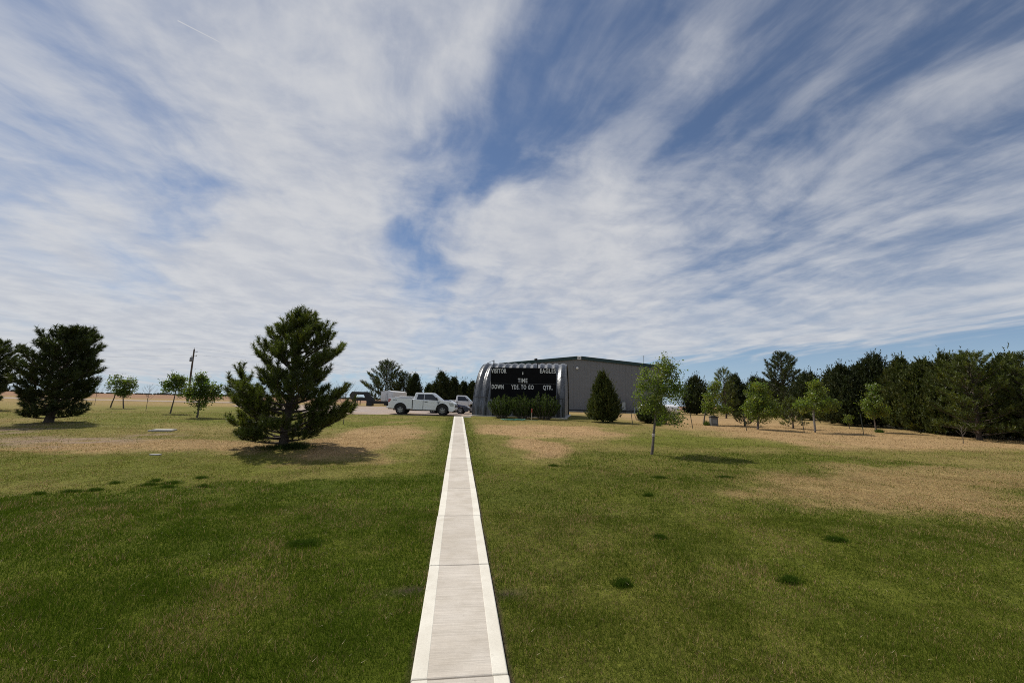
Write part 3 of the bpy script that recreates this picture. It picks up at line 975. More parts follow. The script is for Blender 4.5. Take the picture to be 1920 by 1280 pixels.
def build_pickup_near():
    t = thing('pickup_truck', (-6.16, 37.55, 1.04), 'nearer white extended cab pickup parked side on by the lawn edge', 'pickup truck', 'parked vehicles', rotz=rad(-7))
    hw = .99
    tp = lambda x, z: 1.0 - .07 * max(0, (x - 5.1)) ** 1.2 - (.05 * max(0, z - .95)) - .02 * max(0, .35 - x)
    # load bed with its arch
    bed = [(.12, .62), (.10, .95), (.10, 1.38), (.14, 1.42), (2.20, 1.42), (2.20, .50), (1.72, .50)] + arch(1.17, .47, .53, 12, 3, 177) + [(.60, .52), (.20, .55)]
    b = hull(t, 'bed', bed, hw, 'car_white', .03, tp)
    # arches darkness: inner liners
    for cx in (1.17, 4.86):
        mb = MB(); mb.prism(arch(cx, .46, .515, 12, 0, 180), -.90, .90, 'y'); mb.build('wheel_liner', 'black_plastic', t)
    # open load space: dark floor let in on top, rails and a toolbox
    mb = MB(); mb.box(.22, 2.12, -.80, .80, 1.424, 1.428); mb.build('bed_liner', 'black_plastic', t)
    mb = MB(); mb.box(.95, 2.05, -.62, .62, 1.43, 1.60); tb = mb.build('bed_box', 'car_white_old', t, bevel=.03)
    mb = MB(); mb.box(.98, 1.0, -.1, .1, 1.5, 1.55); mb.build('latch', 'black_plastic', tb)
    mb = MB(); mb.box(.50, .82, -.5, .4, 1.43, 1.52); mb.build('bed_cargo', 'trim_white', t, bevel=.03)
    # cab body and nose
    body = [(2.235, .45), (2.235, 1.34), (2.4, 1.36), (4.0, 1.27), (4.65, 1.29), (5.2, 1.27), (5.72, 1.17), (5.88, 1.08), (5.95, .86), (5.93, .50), (5.80, .34), (5.45, .34)] + arch(4.86, .47, .53, 12, 3, 177) + [(4.30, .44)]
    hull(t, 'cab_body', body, hw, 'car_white', .035, tp)
    # greenhouse
    def loft(name, lo, hi, mat, par, bev=.05):
        mb = MB()
        vs = [(x, y, z) for (x, y, z) in lo] + [(x, y, z) for (x, y, z) in hi]
        n = len(lo)
        fs = [tuple(range(n)), tuple(range(2 * n - 1, n - 1, -1))] + [(i, (i + 1) % n, (i + 1) % n + n, i + n) for i in range(n)]
        mb.add(vs, fs)
        return mb.build(name, mat, par, bevel=bev)
    zb, zr = 1.26, 1.945
    lo = [(2.24, -.93, zb), (4.78, -.92, zb), (4.78, .92, zb), (2.24, .93, zb)]
    hi = [(2.42, -.74, zr), (3.92, -.72, zr), (3.92, .72, zr), (2.42, .74, zr)]
    loft('cab_roof', lo, hi, 'car_white', t, .06)
    # side glass: quads on the sloping side, a little proud
    def side_pt(x, z, s, off=.012):
        k = (z - zb) / (zr - zb)
        return (x, s * (.93 - .20 * k + off), z)
    for s in (-1, 1):
        for nm, q in (('side_window', [(2.56, 1.36), (3.18, 1.34), (3.20, 1.80), (2.66, 1.81)]), ('side_window', [(3.24, 1.34), (4.46, 1.29), (4.40, 1.38), (3.97, 1.77), (3.85, 1.80), (3.25, 1.80)])):
            mb = MB(); mb.add([side_pt(x, z, s) for x, z in q] + [side_pt(x, z, s, -.02) for x, z in q], [tuple(range(len(q)))] + [(i, (i + 1) % len(q), (i + 1) % len(q) + len(q), i + len(q)) for i in range(len(q))])
            mb.build(nm, 'glass', t)
        # shut lines, handles, mirror, arch lips
        for x, z0, z1 in ((2.215, .50, 1.34), (3.16, .47, 1.29), (4.40, .47, 1.24)):
            mb = MB(); mb.box(x - .009, x + .009, s * hw - .03, s * (hw + .001) + .004 * s if s > 0 else s * hw + .03, z0, z1)
            mb.v = [(a, (s * (abs(b_) * tp(a, c) + .0015)) if abs(b_) > .97 else b_ * tp(a, c), c) for a, b_, c in mb.v]
            mb.build('shut_line', 'black_plastic', t)
        mb = MB(); mb.box(3.28, 3.55, min(s * .975, s * 1.005), max(s * .975, s * 1.005), 1.115, 1.155); mb.build('door_handle', 'black_plastic', t, bevel=.01)
        mb = MB(); mb.box(4.30, 4.42, min(s * .93, s * 1.20), max(s * .93, s * 1.20), 1.34, 1.54); mi = mb.build('mirror', 'black_plastic', t, bevel=.04)
        mb = MB(); mb.box(4.425, 4.44, min(s * 1.0, s * 1.18), max(s * 1.0, s * 1.18), 1.44, 1.53); mb.build('mirror_cap', 'car_white', mi)
        for cx in (1.17, 4.86):
            ps = [(x, s * (hw * tp(x, z) + .005), z) for x, z in arch(cx, .47, .545, 16, 2, 178)]
            mb = MB(); mb.tube(ps, .030, 6); mb.build('arch_lip', 'black_plastic', t, smooth=True)
        mb = MB(); mb.box(2.25, 4.28, min(s * .78, s * 1.0), max(s * .78, s * 1.0), .36, .44); mb.build('running_board', 'black_plastic', t, bevel=.02)
        # fender vent and lamps
        mb = MB(); mb.prism([(4.50, 1.16), (4.62, 1.18), (4.56, 1.06), (4.50, .92)], s * .985, s * .999, 'y'); mb.build('fender_vent', 'black_plastic', t)
        mb = MB(); mb.prism([(5.40, 1.10), (5.78, 1.08), (5.86, .98), (5.84, .80), (5.55, .80), (5.48, .92)], s * .70, s * (hw * tp(5.65, 1) + .006), 'y'); mb.v = [(x, y * (1.0 if abs(y) < .75 else tp(x, z) / tp(5.65, 1)), z) for x, y, z in mb.v]; hl = mb.build('headlight', 'lamp_clear', t, bevel=.015)
        mb = MB(); mb.prism([(5.50, .995), (5.80, .985), (5.80, .955), (5.50, .965)], s * .80, s * (hw * tp(5.65, 1) + .008), 'y'); mb.build('lamp_bar', 'black_plastic', hl)
        mb = MB(); mb.prism([(.085, 1.00), (.09, 1.33), (.26, 1.36), (.33, 1.30), (.22, 1.05)], s * .80, s * (hw + .004) * tp(.2, 1.2), 'y'); tl = mb.build('taillight', 'lamp_red', t, bevel=.012)
        mb = MB(); mb.prism([(.12, 1.15), (.24, 1.20), (.22, 1.24), (.12, 1.22)], s * .85, s * (hw + .008) * tp(.2, 1.2), 'y'); mb.build('reverse_lens', 'lamp_clear', tl)
        for k in range(3):
            mb = MB(); mb.box(.50 + k * .12, .59 + k * .12, min(s * .95, s * .9835), max(s * .95, s * .9835), 1.235, 1.295); mb.build('decal_mark', 'decal_blue', t)
        mb = MB(); mb.prism([(5.78, .60), (5.98, .62), (5.97, .50), (5.80, .46)], s * .55, s * .84, 'y'); mb.build('fog_lamp', 'black_plastic', t)
    # windscreen, rear glass
    def fquad(name, lo, hi, dy0, dy1, push, mat):
        mb = MB()
        a = [(lo[0] + push[0], -dy0, lo[1] + push[1]), (lo[0] + push[0], dy0, lo[1] + push[1]), (hi[0] + push[0], dy1, hi[1] + push[1]), (hi[0] + push[0], -dy1, hi[1] + push[1])]
        b_ = [(p[0] - push[0] * 3, p[1], p[2] - push[1] * 3) for p in a]
        mb.add(a + b_, [(0, 1, 2, 3), (4, 5, 6, 7), (0, 1, 5, 4), (1, 2, 6, 5), (2, 3, 7, 6), (3, 0, 4, 7)])
        return mb.build(name, mat, t)
    fquad('windscreen', (4.69, 1.33), (4.01, 1.865), .82, .68, (.010, .013), 'windscreen')
    fquad('rear_window', (2.28, 1.42), (2.38, 1.80), .75, .66, (-.012, .004), 'glass')
    # nose: grille, bumpers, plate
    mb = MB(); mb.prism([(5.86, 1.06), (5.975, .86), (5.965, .72), (5.80, .72)], -.66, .66, 'y'); g = mb.build('grille', 'black_plastic', t, bevel=.02)
    for z in (.80, .92):
        mb = MB(); mb.box(5.90, 5.99, -.62, .62, z - .018, z + .018); mb.build('grille_bar', 'chrome', g)
    mb = MB(); mb.prism([(5.78, .70), (6.03, .69), (6.05, .55), (6.02, .46), (5.78, .44)], -.80, .80, 'y'); mb.v = [(x - .18 * max(0, abs(y) - .5), y * 1.10, z) for x, y, z in mb.v]; mb.build('front_bumper', 'car_white', t, bevel=.03)
    mb = MB(); mb.box(5.70, 5.95, -.78, .78, .28, .43); mb.build('air_dam', 'black_plastic', t, bevel=.03)
    mb = MB(); mb.prism([(.12, .72), (-.06, .70), (-.08, .56), (.14, .52)], -.93, .93, 'y'); mb.build('rear_bumper', 'car_white', t, bevel=.03)
    mb = MB(); mb.box(-.16, .3, -.06, .06, .44, .52); mb.build('hitch', 'black_plastic', t)
    mb = MB(); mb.box(.4, 5.3, -.45, .45, .36, .46); mb.build('chassis', 'black_plastic', t)
    for x in (1.17, 4.86):
        for s in (-1, 1):
            wheel(t, x, s * .86, .405, .27, s)
        mb = MB(); mb.tube([(x, -.75, .405), (x, .75, .405)], .06, 8); mb.build('axle', 'black_plastic', t)


def build_pickup_far():
    t = thing('pickup_truck', (-3.05, 46.55, 1.054), 'farther white single cab pickup half hidden by the arched shed', 'pickup truck', 'parked vehicles', rotz=rad(-6))
    hw = .98
    tp = lambda x, z: 1.0 - .06 * max(0, (x - 4.9)) - (.05 * max(0, z - .95))
    bed = [(.10, .62), (.10, 1.36), (2.72, 1.36), (2.72, .52), (1.80, .52)] + arch(1.25, .47, .52, 12, 3, 177) + [(.62, .55)]
    hull(t, 'bed', bed, hw, 'car_white_old', .03, tp)
    body = [(2.76, .48), (2.76, 1.30), (4.3, 1.27), (5.1, 1.22), (5.60, 1.12), (5.68, .60), (5.50, .36), (5.2, .36)] + arch(4.62, .47, .52, 12, 3, 177) + [(4.06, .46)]
    hull(t, 'cab_body', body, hw, 'car_white_old', .035, tp)
    mb = MB()
    zb, zr = 1.24, 1.90
    lo = [(2.78, -.92, zb), (4.50, -.92, zb), (4.50, .92, zb), (2.78, .92, zb)]
    hi = [(2.88, -.72, zr), (3.86, -.70, zr), (3.86, .70, zr), (2.88, .72, zr)]
    mb.add(lo + hi, [(0, 1, 2, 3), (7, 6, 5, 4)] + [(i, (i + 1) % 4, (i + 1) % 4 + 4, i + 4) for i in range(4)])
    mb.build('cab_roof', 'car_white_old', t, bevel=.06)
    for s in (-1, 1):
        q = [(3.02, 1.32), (4.24, 1.30), (4.12, 1.40), (3.80, 1.76), (3.04, 1.78)]
        mb = MB(); mb.add([(x, s * (.92 - .20 * (z - zb) / (zr - zb) + o), z) for o in (.012, -.02) for x, z in q], [tuple(range(5))] + [(i, (i + 1) % 5, (i + 1) % 5 + 5, i + 5) for i in range(5)])
        mb.build('side_window', 'glass', t)
        mb = MB(); mb.box(2.86, 3.08, min(s * .97, s * .998), max(s * .97, s * .998), 1.13, 1.17); mb.build('door_handle', 'black_plastic', t)
        mb = MB(); mb.box(4.10, 4.20, min(s * .92, s * 1.16), max(s * .92, s * 1.16), 1.32, 1.52); mb.build('mirror', 'black_plastic', t, bevel=.03)
        mb = MB(); mb.box(.075, .25, min(s * .84, s * .972), max(s * .84, s * .972), .95, 1.30); mb.build('taillight', 'lamp_red', t)
        mb = MB(); mb.prism([(5.40, 1.08), (5.66, 1.02), (5.68, .86), (5.42, .86)], s * .6, s * .95, 'y'); mb.build('headlight', 'lamp_clear', t)
        for x in (2.74, 4.2):
            mb = MB(); mb.box(x - .008, x + .008, min(s * .93, s * .9815), max(s * .93, s * .9815), .55, 1.22); mb.build('shut_line', 'black_plastic', t)
        for x in (1.25, 4.62):
            wheel(t, x, s * .85, .39, .25, s)
    mb = MB()
    a = [(4.46, -.82, 1.30), (4.46, .82, 1.30), (3.93, .66, 1.83), (3.93, -.66, 1.83)]
    mb.add(a + [(p[0] - .03, p[1], p[2] - .03) for p in a], [(0, 1, 2, 3), (0, 1, 5, 4), (1, 2, 6, 5), (2, 3, 7, 6), (3, 0, 4, 7)])
    mb.v = [(x + .012, y, z + .012) for x, y, z in mb.v]
    mb.build('windscreen', 'windscreen', t)
    mb = MB(); mb.box(5.60, 5.80, -.92, .92, .48, .70); mb.build('front_bumper', 'chrome', t, bevel=.03)
    mb = MB(); mb.box(-.05, .14, -.92, .92, .52, .70); mb.build('rear_bumper', 'chrome', t, bevel=.03)
    mb = MB(); mb.box(5.62, 5.70, -.58, .58, .76, 1.04); mb.build('grille', 'black_plastic', t)
    mb = MB(); mb.box(.25, 2.6, -.8, .8, 1.364, 1.368); mb.build('bed_liner', 'black_plastic', t)
    mb = MB(); mb.box(.4, 5.1, -.45, .45, .38, .48); mb.build('chassis', 'black_plastic', t)


def build_car():
    t = thing('car', (-3.35, 41.5, 1.054), 'dark blue car with its nose showing past the near pickup', 'car', 'parked vehicles', rotz=rad(-9))
    hw = .90
    tp = lambda x, z: 1.0 - .10 * max(0, x - 3.7) - .06 * max(0, z - .75)
    body = [(.10, .42), (.04, .70), (.12, .92), (.95, .97), (3.25, .95), (4.05, .84), (4.42, .72), (4.52, .55), (4.46, .28), (4.20, .22)] + arch(3.66, .33, .37, 10, -8, 188) + [(3.2, .22), (1.35, .22)] + arch(.95, .33, .37, 10, -8, 188) + [(.4, .25)]
    hull(t, 'body', body, hw, 'car_blue', .05, tp)
    mb = MB()
    lo = [(.75, -.84, .93), (3.25, -.82, .92), (3.25, .82, .92), (.75, .84, .93)]
    hi = [(1.25, -.62, 1.36), (2.45, -.60, 1.36), (2.45, .60, 1.36), (1.25, .62, 1.36)]
    mb.add(lo + hi, [(0, 1, 2, 3), (7, 6, 5, 4)] + [(i, (i + 1) % 4, (i + 1) % 4 + 4, i + 4) for i in range(4)])
    mb.build('cabin', 'car_blue', t, bevel=.06)
    for s in (-1, 1):
        for q in ([(1.12, .97), (1.95, .97), (1.93, 1.29), (1.38, 1.29)], [(2.0, .97), (2.98, .97), (2.44, 1.29), (1.98, 1.29)]):
            mb = MB(); mb.add([(x, s * (.835 - .22 * (z - .93) / .43 + o), z) for o in (.012, -.02) for x, z in q], [(0, 1, 2, 3), (0, 1, 5, 4), (1, 2, 6, 5), (2, 3, 7, 6), (3, 0, 4, 7)])
            mb.build('side_window', 'glass', t)
        mb = MB(); mb.prism([(4.0, .80), (4.42, .70), (4.44, .60), (4.05, .66)], s * .5, s * .835, 'y'); mb.build('headlight', 'lamp_clear', t, bevel=.01)
        mb = MB(); mb.box(.03, .2, min(s * .5, s * .86), max(s * .5, s * .86), .68, .84); mb.build('taillight', 'lamp_red', t)
        mb = MB(); mb.box(2.72, 2.82, min(s * .8, s * 1.0), max(s * .8, s * 1.0), .98, 1.10); mb.build('mirror', 'car_blue', t, bevel=.03)
        for x in (.95, 3.66):
            wheel(t, x, s * .79, .325, .21, s, spokes=5)
    a = [(3.20, -.76, .97), (3.20, .76, .97), (2.52, .57, 1.33), (2.52, -.57, 1.33)]
    mb = MB(); mb.add([(p[0] + .01, p[1], p[2] + .016) for p in a] + [(p[0] - .03, p[1], p[2] - .04) for p in a], [(0, 1, 2, 3), (0, 1, 5, 4), (1, 2, 6, 5), (2, 3, 7, 6), (3, 0, 4, 7)]); mb.build('windscreen', 'windscreen', t)
    mb = MB(); mb.box(4.40, 4.535, -.45, .45, .34, .52); mb.build('grille', 'black_plastic', t, bevel=.02)


def build_trailers():
    # enclosed white cargo trailer
    t = thing('cargo_trailer', (-13.5, 78.6, 1.054), 'white enclosed cargo trailer with grey lower band in front of pines', 'trailer', rotz=rad(-22))
    Wd, L = 2.55, 5.2
    roof = [(-Wd / 2, 2.75)] + [(-Wd / 2 + Wd * i / 10, 2.75 + .20 * math.sin(math.pi * i / 10)) for i in range(1, 10)] + [(Wd / 2, 2.75)]
    mb = MB(); mb.prism([(-Wd / 2, 1.12), (Wd / 2, 1.12)] + [(Wd / 2, 2.74)] + [(-Wd / 2, 2.74)], 0, L, 'y'); mb.build('box_body', 'tank_white', t, bevel=.04)
    mb = MB(); mb.prism(roof, -.03, L + .03, 'y'); mb.build('roof', 'trim_white', t, bevel=.02)
    mb = MB(); mb.box(-Wd / 2 - .006, Wd / 2 + .006, -.006, L + .006, .50, 1.115); mb.build('lower_band', 'plate_grey', t)
    for x in (-.62, .62):
        mb = MB(); mb.box(x - .58, x + .58, -.03, -.008, .60, 2.62); d = mb.build('rear_door', 'tank_white', t)
        mb = MB(); mb.tube([(x * .25, -.05, .7), (x * .25, -.05, 2.5)], .02, 6); mb.build('lock_bar', 'grey_steel', d)
    for s in (-1, 1):
        for y in (2.3, 3.1):
            wheel(t, s * (Wd / 2 - .16), y, .34, .22, 1)
        mb = MB(); mb.box(min(s * 1.16, s * 1.30), max(s * 1.16, s * 1.30), -.04, -.008, .9, 1.05); mb.build('taillight', 'lamp_red', t)
    ws = [o for o in t.children if o.name.startswith('wheel')]
    for o in ws:
        o.rotation_euler = (0, 0, 0)
    mb = MB(); mb.tube([(-.9, L, .55), (0, L + 1.3, .5), (.9, L, .55)], .05, 6); mb.build('drawbar', 'dark_steel', t)
    # gooseneck flatbed
    g = thing('gooseneck_trailer', (-19.4, 76.2, 1.054), 'black gooseneck flatbed trailer with raised neck left of the cargo trailer', 'trailer', rotz=rad(2))
    mb = MB()
    for y in (-.55, .55):
        mb.prism([(-.15, 1.95), (.25, 2.55), (2.80, 2.55), (2.80, 2.05), (.75, 2.05), (.42, 1.55), (.0, 1.55)], y - .10, y + .10, 'y')
        mb.prism([(2.10, 2.53), (2.85, 2.53), (4.25, .98), (4.25, .45), (3.05, .45)], y - .11, y + .11, 'y')
        mb.prism([(.30, 1.48), (3.0, 1.48), (3.0, .98), (.30, .98)], y - .09, y + .09, 'y')
        mb.prism([(.30, 1.00), (.62, 1.00), (.95, 2.15), (.55, 2.15)], y - .085, y + .085, 'y')
    mb.box(.3, 2.7, -.5, .5, 2.16, 2.3)
    mb.build('neck', 'dark_steel', g, bevel=.02)
    mb = MB(); mb.tube([(.18, 0, 1.80), (.18, 0, 1.1)], .09, 10); mb.build('coupler', 'dark_steel', g)
    for y in (-.7, .7):
        mb = MB(); mb.box(.95, 1.09, y - .06, y + .06, .0, 1.3); l = mb.build('landing_leg', 'dark_steel', g)
        mb = MB(); mb.box(.86, 1.18, y - .14, y + .14, -.01, .03); mb.build('foot_plate', 'dark_steel', l)
    mb = MB(); mb.box(3.6, 11.5, -1.2, 1.2, .78, .98); mb.build('deck', 'dark_steel', g)
    mb = MB(); mb.box(3.6, 11.5, -1.0, -.85, .45, .78); mb.box(3.6, 11.5, .85, 1.0, .45, .78); mb.build('side_rail', 'dark_steel', g)
    mb = MB(); mb.box(2.95, 3.9, -1.1, 1.1, .05, .75); mb.build('tool_box', 'dark_steel', g, bevel=.03)
    for x in (8.2, 9.1):
        for s in (-1, 1):
            wheel(g, x, s * 1.02, .39, .26, s, 'grey_steel')
build_pickup_near()
build_pickup_far()
build_car()
build_trailers()


# ================================================================== TREES
def needles(P, D, Ls, n, nl, nw, rng, spread=.85, col=None):
    """bottle-brush clumps: P base points, D directions, Ls lengths -> triangles with a tint"""
    P = np.asarray(P, float); D = np.asarray(D, float); Ls = np.asarray(Ls, float)
    D = D / np.linalg.norm(D, axis=1)[:, None]
    B = len(P)
    up = np.where(np.abs(D[:, 2:3]) < .9, np.array([[0, 0, 1.]]), np.array([[1., 0, 0]]))
    A = np.cross(D, up); A /= np.linalg.norm(A, axis=1)[:, None]
    Bv = np.cross(D, A)
    s = rng.random((B, n)); th = rng.random((B, n)) * 2 * np.pi
    rd = A[:, None] * np.cos(th)[..., None] + Bv[:, None] * np.sin(th)[..., None]
    base = P[:, None] + D[:, None] * (Ls[:, None] * s)[..., None]
    fw = .35 + .5 * rng.random((B, n)) + .5 * s ** 2
    nd = D[:, None] * fw[..., None] + rd * spread
    nd += rng.normal(0, .12, nd.shape)
    nd /= np.linalg.norm(nd, axis=2)[..., None]
    ln = nl * (.7 + .6 * rng.random((B, n)))
    tip = base + nd * ln[..., None]
    sd = np.cross(nd, rng.normal(0, 1, nd.shape)); sd /= np.linalg.norm(sd, axis=2)[..., None]
    hw = nw * (.7 + .6 * rng.random((B, n))) * .5
    v = np.stack([base + sd * hw[..., None], base - sd * hw[..., None], tip + sd * hw[..., None] * .3], 2).reshape(-1, 3)
    f = np.arange(len(v)).reshape(-1, 3)
    if col is None: col = np.ones((B, 3))
    c = col[:, None] * (0.72 + .56 * rng.random((B, n)))[..., None]
    c = np.repeat(c.reshape(-1, 3), 3, 0)
    return v, f, c


def leaves(P, size, rng, col, droop=.2):
    """folded leaf blades, two triangles each"""
    n = len(P)
    d = rng.normal(0, 1, (n, 3)); d[:, 2] -= droop; d /= np.linalg.norm(d, axis=1)[:, None]
    s = np.cross(d, rng.normal(0, 1, (n, 3))); s /= np.linalg.norm(s, axis=1)[:, None]
    u = np.cross(d, s)
    L = size * (.65 + .7 * rng.random(n))[:, None]
    a = P; b = P + d * L
    m = P + d * L * .45
    l = m + s * L * .34 + u * L * .10; r = m - s * L * .34 + u * L * .10
    v = np.stack([a, l, b, r], 1).reshape(-1, 3)
    i = np.arange(n) * 4
    f = np.stack([np.stack([i, i + 2, i + 1], 1), np.stack([i, i + 3, i + 2], 1)], 1).reshape(-1, 3)
    c = np.repeat(col * (.7 + .6 * rng.random((n, 1))), 4, 0)
    return v, f, c


def pine(loc, H, prof, label, group='pine trees', seed=0, nb=60, nper=60, nl=.12, nw=.016, brush=.30, mat='pine_needles', trunk_r=.12, z0=.05, sub=5, lean=(0, 0), az_scale=None, name='pine_tree', up=.35, extra=(), cat='tree'):
    rng = np.random.default_rng(seed + 100)
    rnd = random.Random(seed)
    t = thing(name, loc, label, cat, group, rotz=0)
    def tr(z):
        k = z / H
        return Vector((lean[0] * k + .05 * H * .1 * math.sin(k * 5 + seed), lean[1] * k + .05 * H * .1 * math.sin(k * 4 + seed * 2), z))
    mb = MB()
    zs = [-.15, 0, .12] + [H * .97 * i / 12 for i in range(1, 13)]
    mb.tube([tr(z) for z in zs], [trunk_r * 1.35, trunk_r * 1.2, trunk_r] + [max(.012, trunk_r * (1 - .95 * i / 12)) for i in range(1, 13)], 9)
    mb.build('trunk', 'pine_bark', t, smooth=True)
    lb = MB()
    P = []; D = []; Lb = []
    pz = [p[0] for p in prof]; pr = [p[1] for p in prof]
    jobs = []
    az = rnd.random() * 6
    for i in range(nb):
        k = z0 + (1 - z0) * ((i + .5) / nb) ** 1.0
        az += 2.4 + rnd.uniform(-.35, .35)
        z = H * k * .94
        L = float(np.interp(k, pz, pr)) * rnd.uniform(.80, 1.08)
        if az_scale: L *= az_scale(az % (2 * math.pi), k)
        jobs.append((z, az, L, rnd.uniform(-.14, .06) + .65 * k, up * rnd.uniform(.6, 1.3) * (.35 if k < .14 else 1.0)))
    jobs += list(extra)
    for (z, az, L, a1, a2) in jobs:
        if L < .08: continue
        o = tr(z)
        dx, dy = math.cos(az), math.sin(az)
        rise = L * (a1 * .8 + a2)
        lim = max(.05, (H - z) - .30 * L - .1)
        kz = min(1.0, lim / rise) if rise > 0 else 1.0
        def bp(s):
            return o + Vector((dx * L * s, dy * L * s, L * (a1 * s * .8 + a2 * s * s) * kz)) + Vector((-dy, dx, 0)) * (.08 * L * math.sin(s * 3 + z * 9))
        ss = [0, .25, .5, .75, 1]
        lb.tube([bp(s) for s in ss], [max(.008, trunk_r * .30 * (1 - .85 * s) * min(1, L / 1.2)) for s in ss], 5, cap=False)
        nt_ = max(2, int(sub * (L / 1.2 + .35)))
        for j in range(nt_):
            s = .30 + .70 * (j + rnd.random()) / nt_
            s = min(1, s)
            p = bp(s)
            tang = (bp(min(1, s + .05)) - bp(s - .05)).normalized()
            side = Vector((-dy, dx, 0)) * (1 if j % 2 else -1)
            tl = (.20 + .42 * L * (1.05 - s)) * rnd.uniform(.6, 1.1)
            td = (tang * .7 + side * rnd.uniform(.35, 1.0) + Vector((0, 0, rnd.uniform(.05, .5)))).normalized()
            q = p + td * tl
            lb.tube([p, p + td * tl * .5 + Vector((0, 0, .02)), q], [.012, .009, .006], 3, cap=False)
            m = max(1, int(tl / (brush * .55)))
            for e in range(m + 1):
                w = e / max(1, m)
                if w < .3 and m > 1: continue
                bpos = p + td * tl * w
                bd = (td * .75 + Vector((rnd.uniform(-.35, .35), rnd.uniform(-.35, .35), rnd.uniform(.25, .95)))).normalized()
                P.append(bpos); D.append(bd); Lb.append(brush * rnd.uniform(.6, 1.15))
        P.append(bp(.97)); D.append((bp(1) - bp(.9)).normalized() + Vector((0, 0, .6))); Lb.append(brush * rnd.uniform(.9, 1.3))
    for e in range(3):
        P.append(tr(H * (.92 + .02 * e))); D.append(Vector((rnd.uniform(-.2, .2), rnd.uniform(-.2, .2), 1))); Lb.append(brush * 1.2)
    lb.build('limbs', 'pine_bark', t, smooth=True)
    B = len(P)
    tint = np.ones((B, 3)) * (.62 + .76 * rng.random((B, 1)))
    yel = rng.random((B, 1)) < .18
    tint = np.where(yel, tint * np.array([1.35, 1.2, .8]), tint)
    v, f, c = needles(P, D, Lb, nper, nl, nw, rng, .95, tint)
    v[:, 2] = np.maximum(v[:, 2], .02)
    np_mesh('crown', v, f, 3, mat, t, tint=c)
    return t


def juniper(loc, H, R, label, group, seed=0, n=1300, mat='juniper', shape='cone', sq=(1, 1), per=13, name='juniper_tree', z0=0.02, lump=.35, cat='tree', sz=1.0, trunk='pine_bark', leaders=3):
    rng = np.random.default_rng(seed + 300)
    t = thing(name, loc, label, cat, group)
    mb = MB()
    mb.tube([(0, 0, -.15), (.02, 0, .1), (0, .03, H * .45), (.02, 0, H * .93)], [.04 * R + .06, .03 * R + .05, .04, .012], 7)
    for k in range(9):
        a = k * 2.4 + seed; z = H * (.05 + .07 * k); l = R * .7 * (1 - k / 12)
        mb.tube([(0, 0, z), (l * .5 * math.cos(a), l * .5 * math.sin(a), z + l * .35), (l * math.cos(a), l * math.sin(a), z + l * .9)], [.03, .02, .008], 4, cap=False)
    mb.build('trunk', trunk, t, smooth=True)
    # several leaders, each a ragged cone of sprays, round one trunk
    rj = random.Random(seed * 7 + 1)
    cones = [(0, 0, H, R, 1.0)]
    for q in range(leaders):
        a = rj.uniform(0, 6.28); o = R * rj.uniform(.30, .55)
        cones.append((o * math.cos(a), o * math.sin(a), H * rj.uniform(.62, .90), R * rj.uniform(.50, .68), .45))
    tot = sum(q[4] for q in cones)
    VV = []; FF = []; CC = []; off = 0
    for ci, (ox, oy, h, r_, wt) in enumerate(cones):
        m = int(n * wt / tot * (1.0 + .25 * leaders))
        for core in (True, False):
            mm = m // 3 if core else m
            k = rng.random(mm) ** (.95 if core else .85)
            az = rng.random(mm) * 2 * np.pi
            if shape == 'cone':
                pr = np.interp(k, [0, .08, .25, .5, .75, .92, 1], [.80, .95, 1, .78, .46, .18, .03])
            else:
                pr = np.interp(k, [0, .1, .3, .55, .8, .93, 1], [.78, .94, 1, .90, .58, .26, .05])
            lo = fbm(az * 1.6 + 7 * seed + ci, k * h * 1.1 + seed, seed + 5, 3)
            lo2 = fbm(np.cos(az) * 3 + 9 + ci, np.sin(az) * 3 + k * h * 2.2 + seed, seed + 9, 2)
            rr = r_ * pr * (1 + lump * (lo - .5) * 2 + lump * .8 * (lo2 - .5) * 2)
            dep = np.sqrt(rng.random(mm)) * .72 if core else np.sqrt(rng.random(mm) * .55 + .45)
            x = ox + rr * dep * np.cos(az) * sq[0]; y = oy + rr * dep * np.sin(az) * sq[1]
            z = h * (z0 + (1 - z0) * k * (.92 if core else 1.0)) * (1 + .06 * (lo - .5))
            P = np.stack([x, y, z], 1)
            D = np.stack([np.cos(az) * (.55 + .3 * rng.random(mm)), np.sin(az) * (.55 + .3 * rng.random(mm)), .45 + .9 * rng.random(mm) + .9 * k], 1) + rng.normal(0, .25, (mm, 3))
            Ls = (.20 + .24 * rng.random(mm)) * sz
            if not core:
                shoot = rng.random(mm) < .07
                Ls = np.where(shoot, Ls * 2.2, Ls); D[shoot, 2] += .5
            tint = (.55 + .6 * lo2 + .35 * rng.random(mm))[:, None] * np.ones((1, 3))
            br = (rng.random((mm, 1)) < .2)
            tint = np.where(br, tint * np.array([1.35, 1.12, .9]), tint)
            if core:
                v, f, c = needles(P, D, Ls * 1.2, 7, .24 * sz, .16 * sz, rng, .8, tint)
            else:
                v, f, c = needles(P, D, Ls, per, .11 * sz, .052 * sz, rng, .62, tint)
            VV.append(v); FF.append(f + off); CC.append(c); off += len(v)
    v = np.concatenate(VV); f = np.concatenate(FF); c = np.concatenate(CC)
    v[:, 2] = np.maximum(v[:, 2], .01)
    np_mesh('crown', v, f, 3, mat, t, tint=c)
    return t


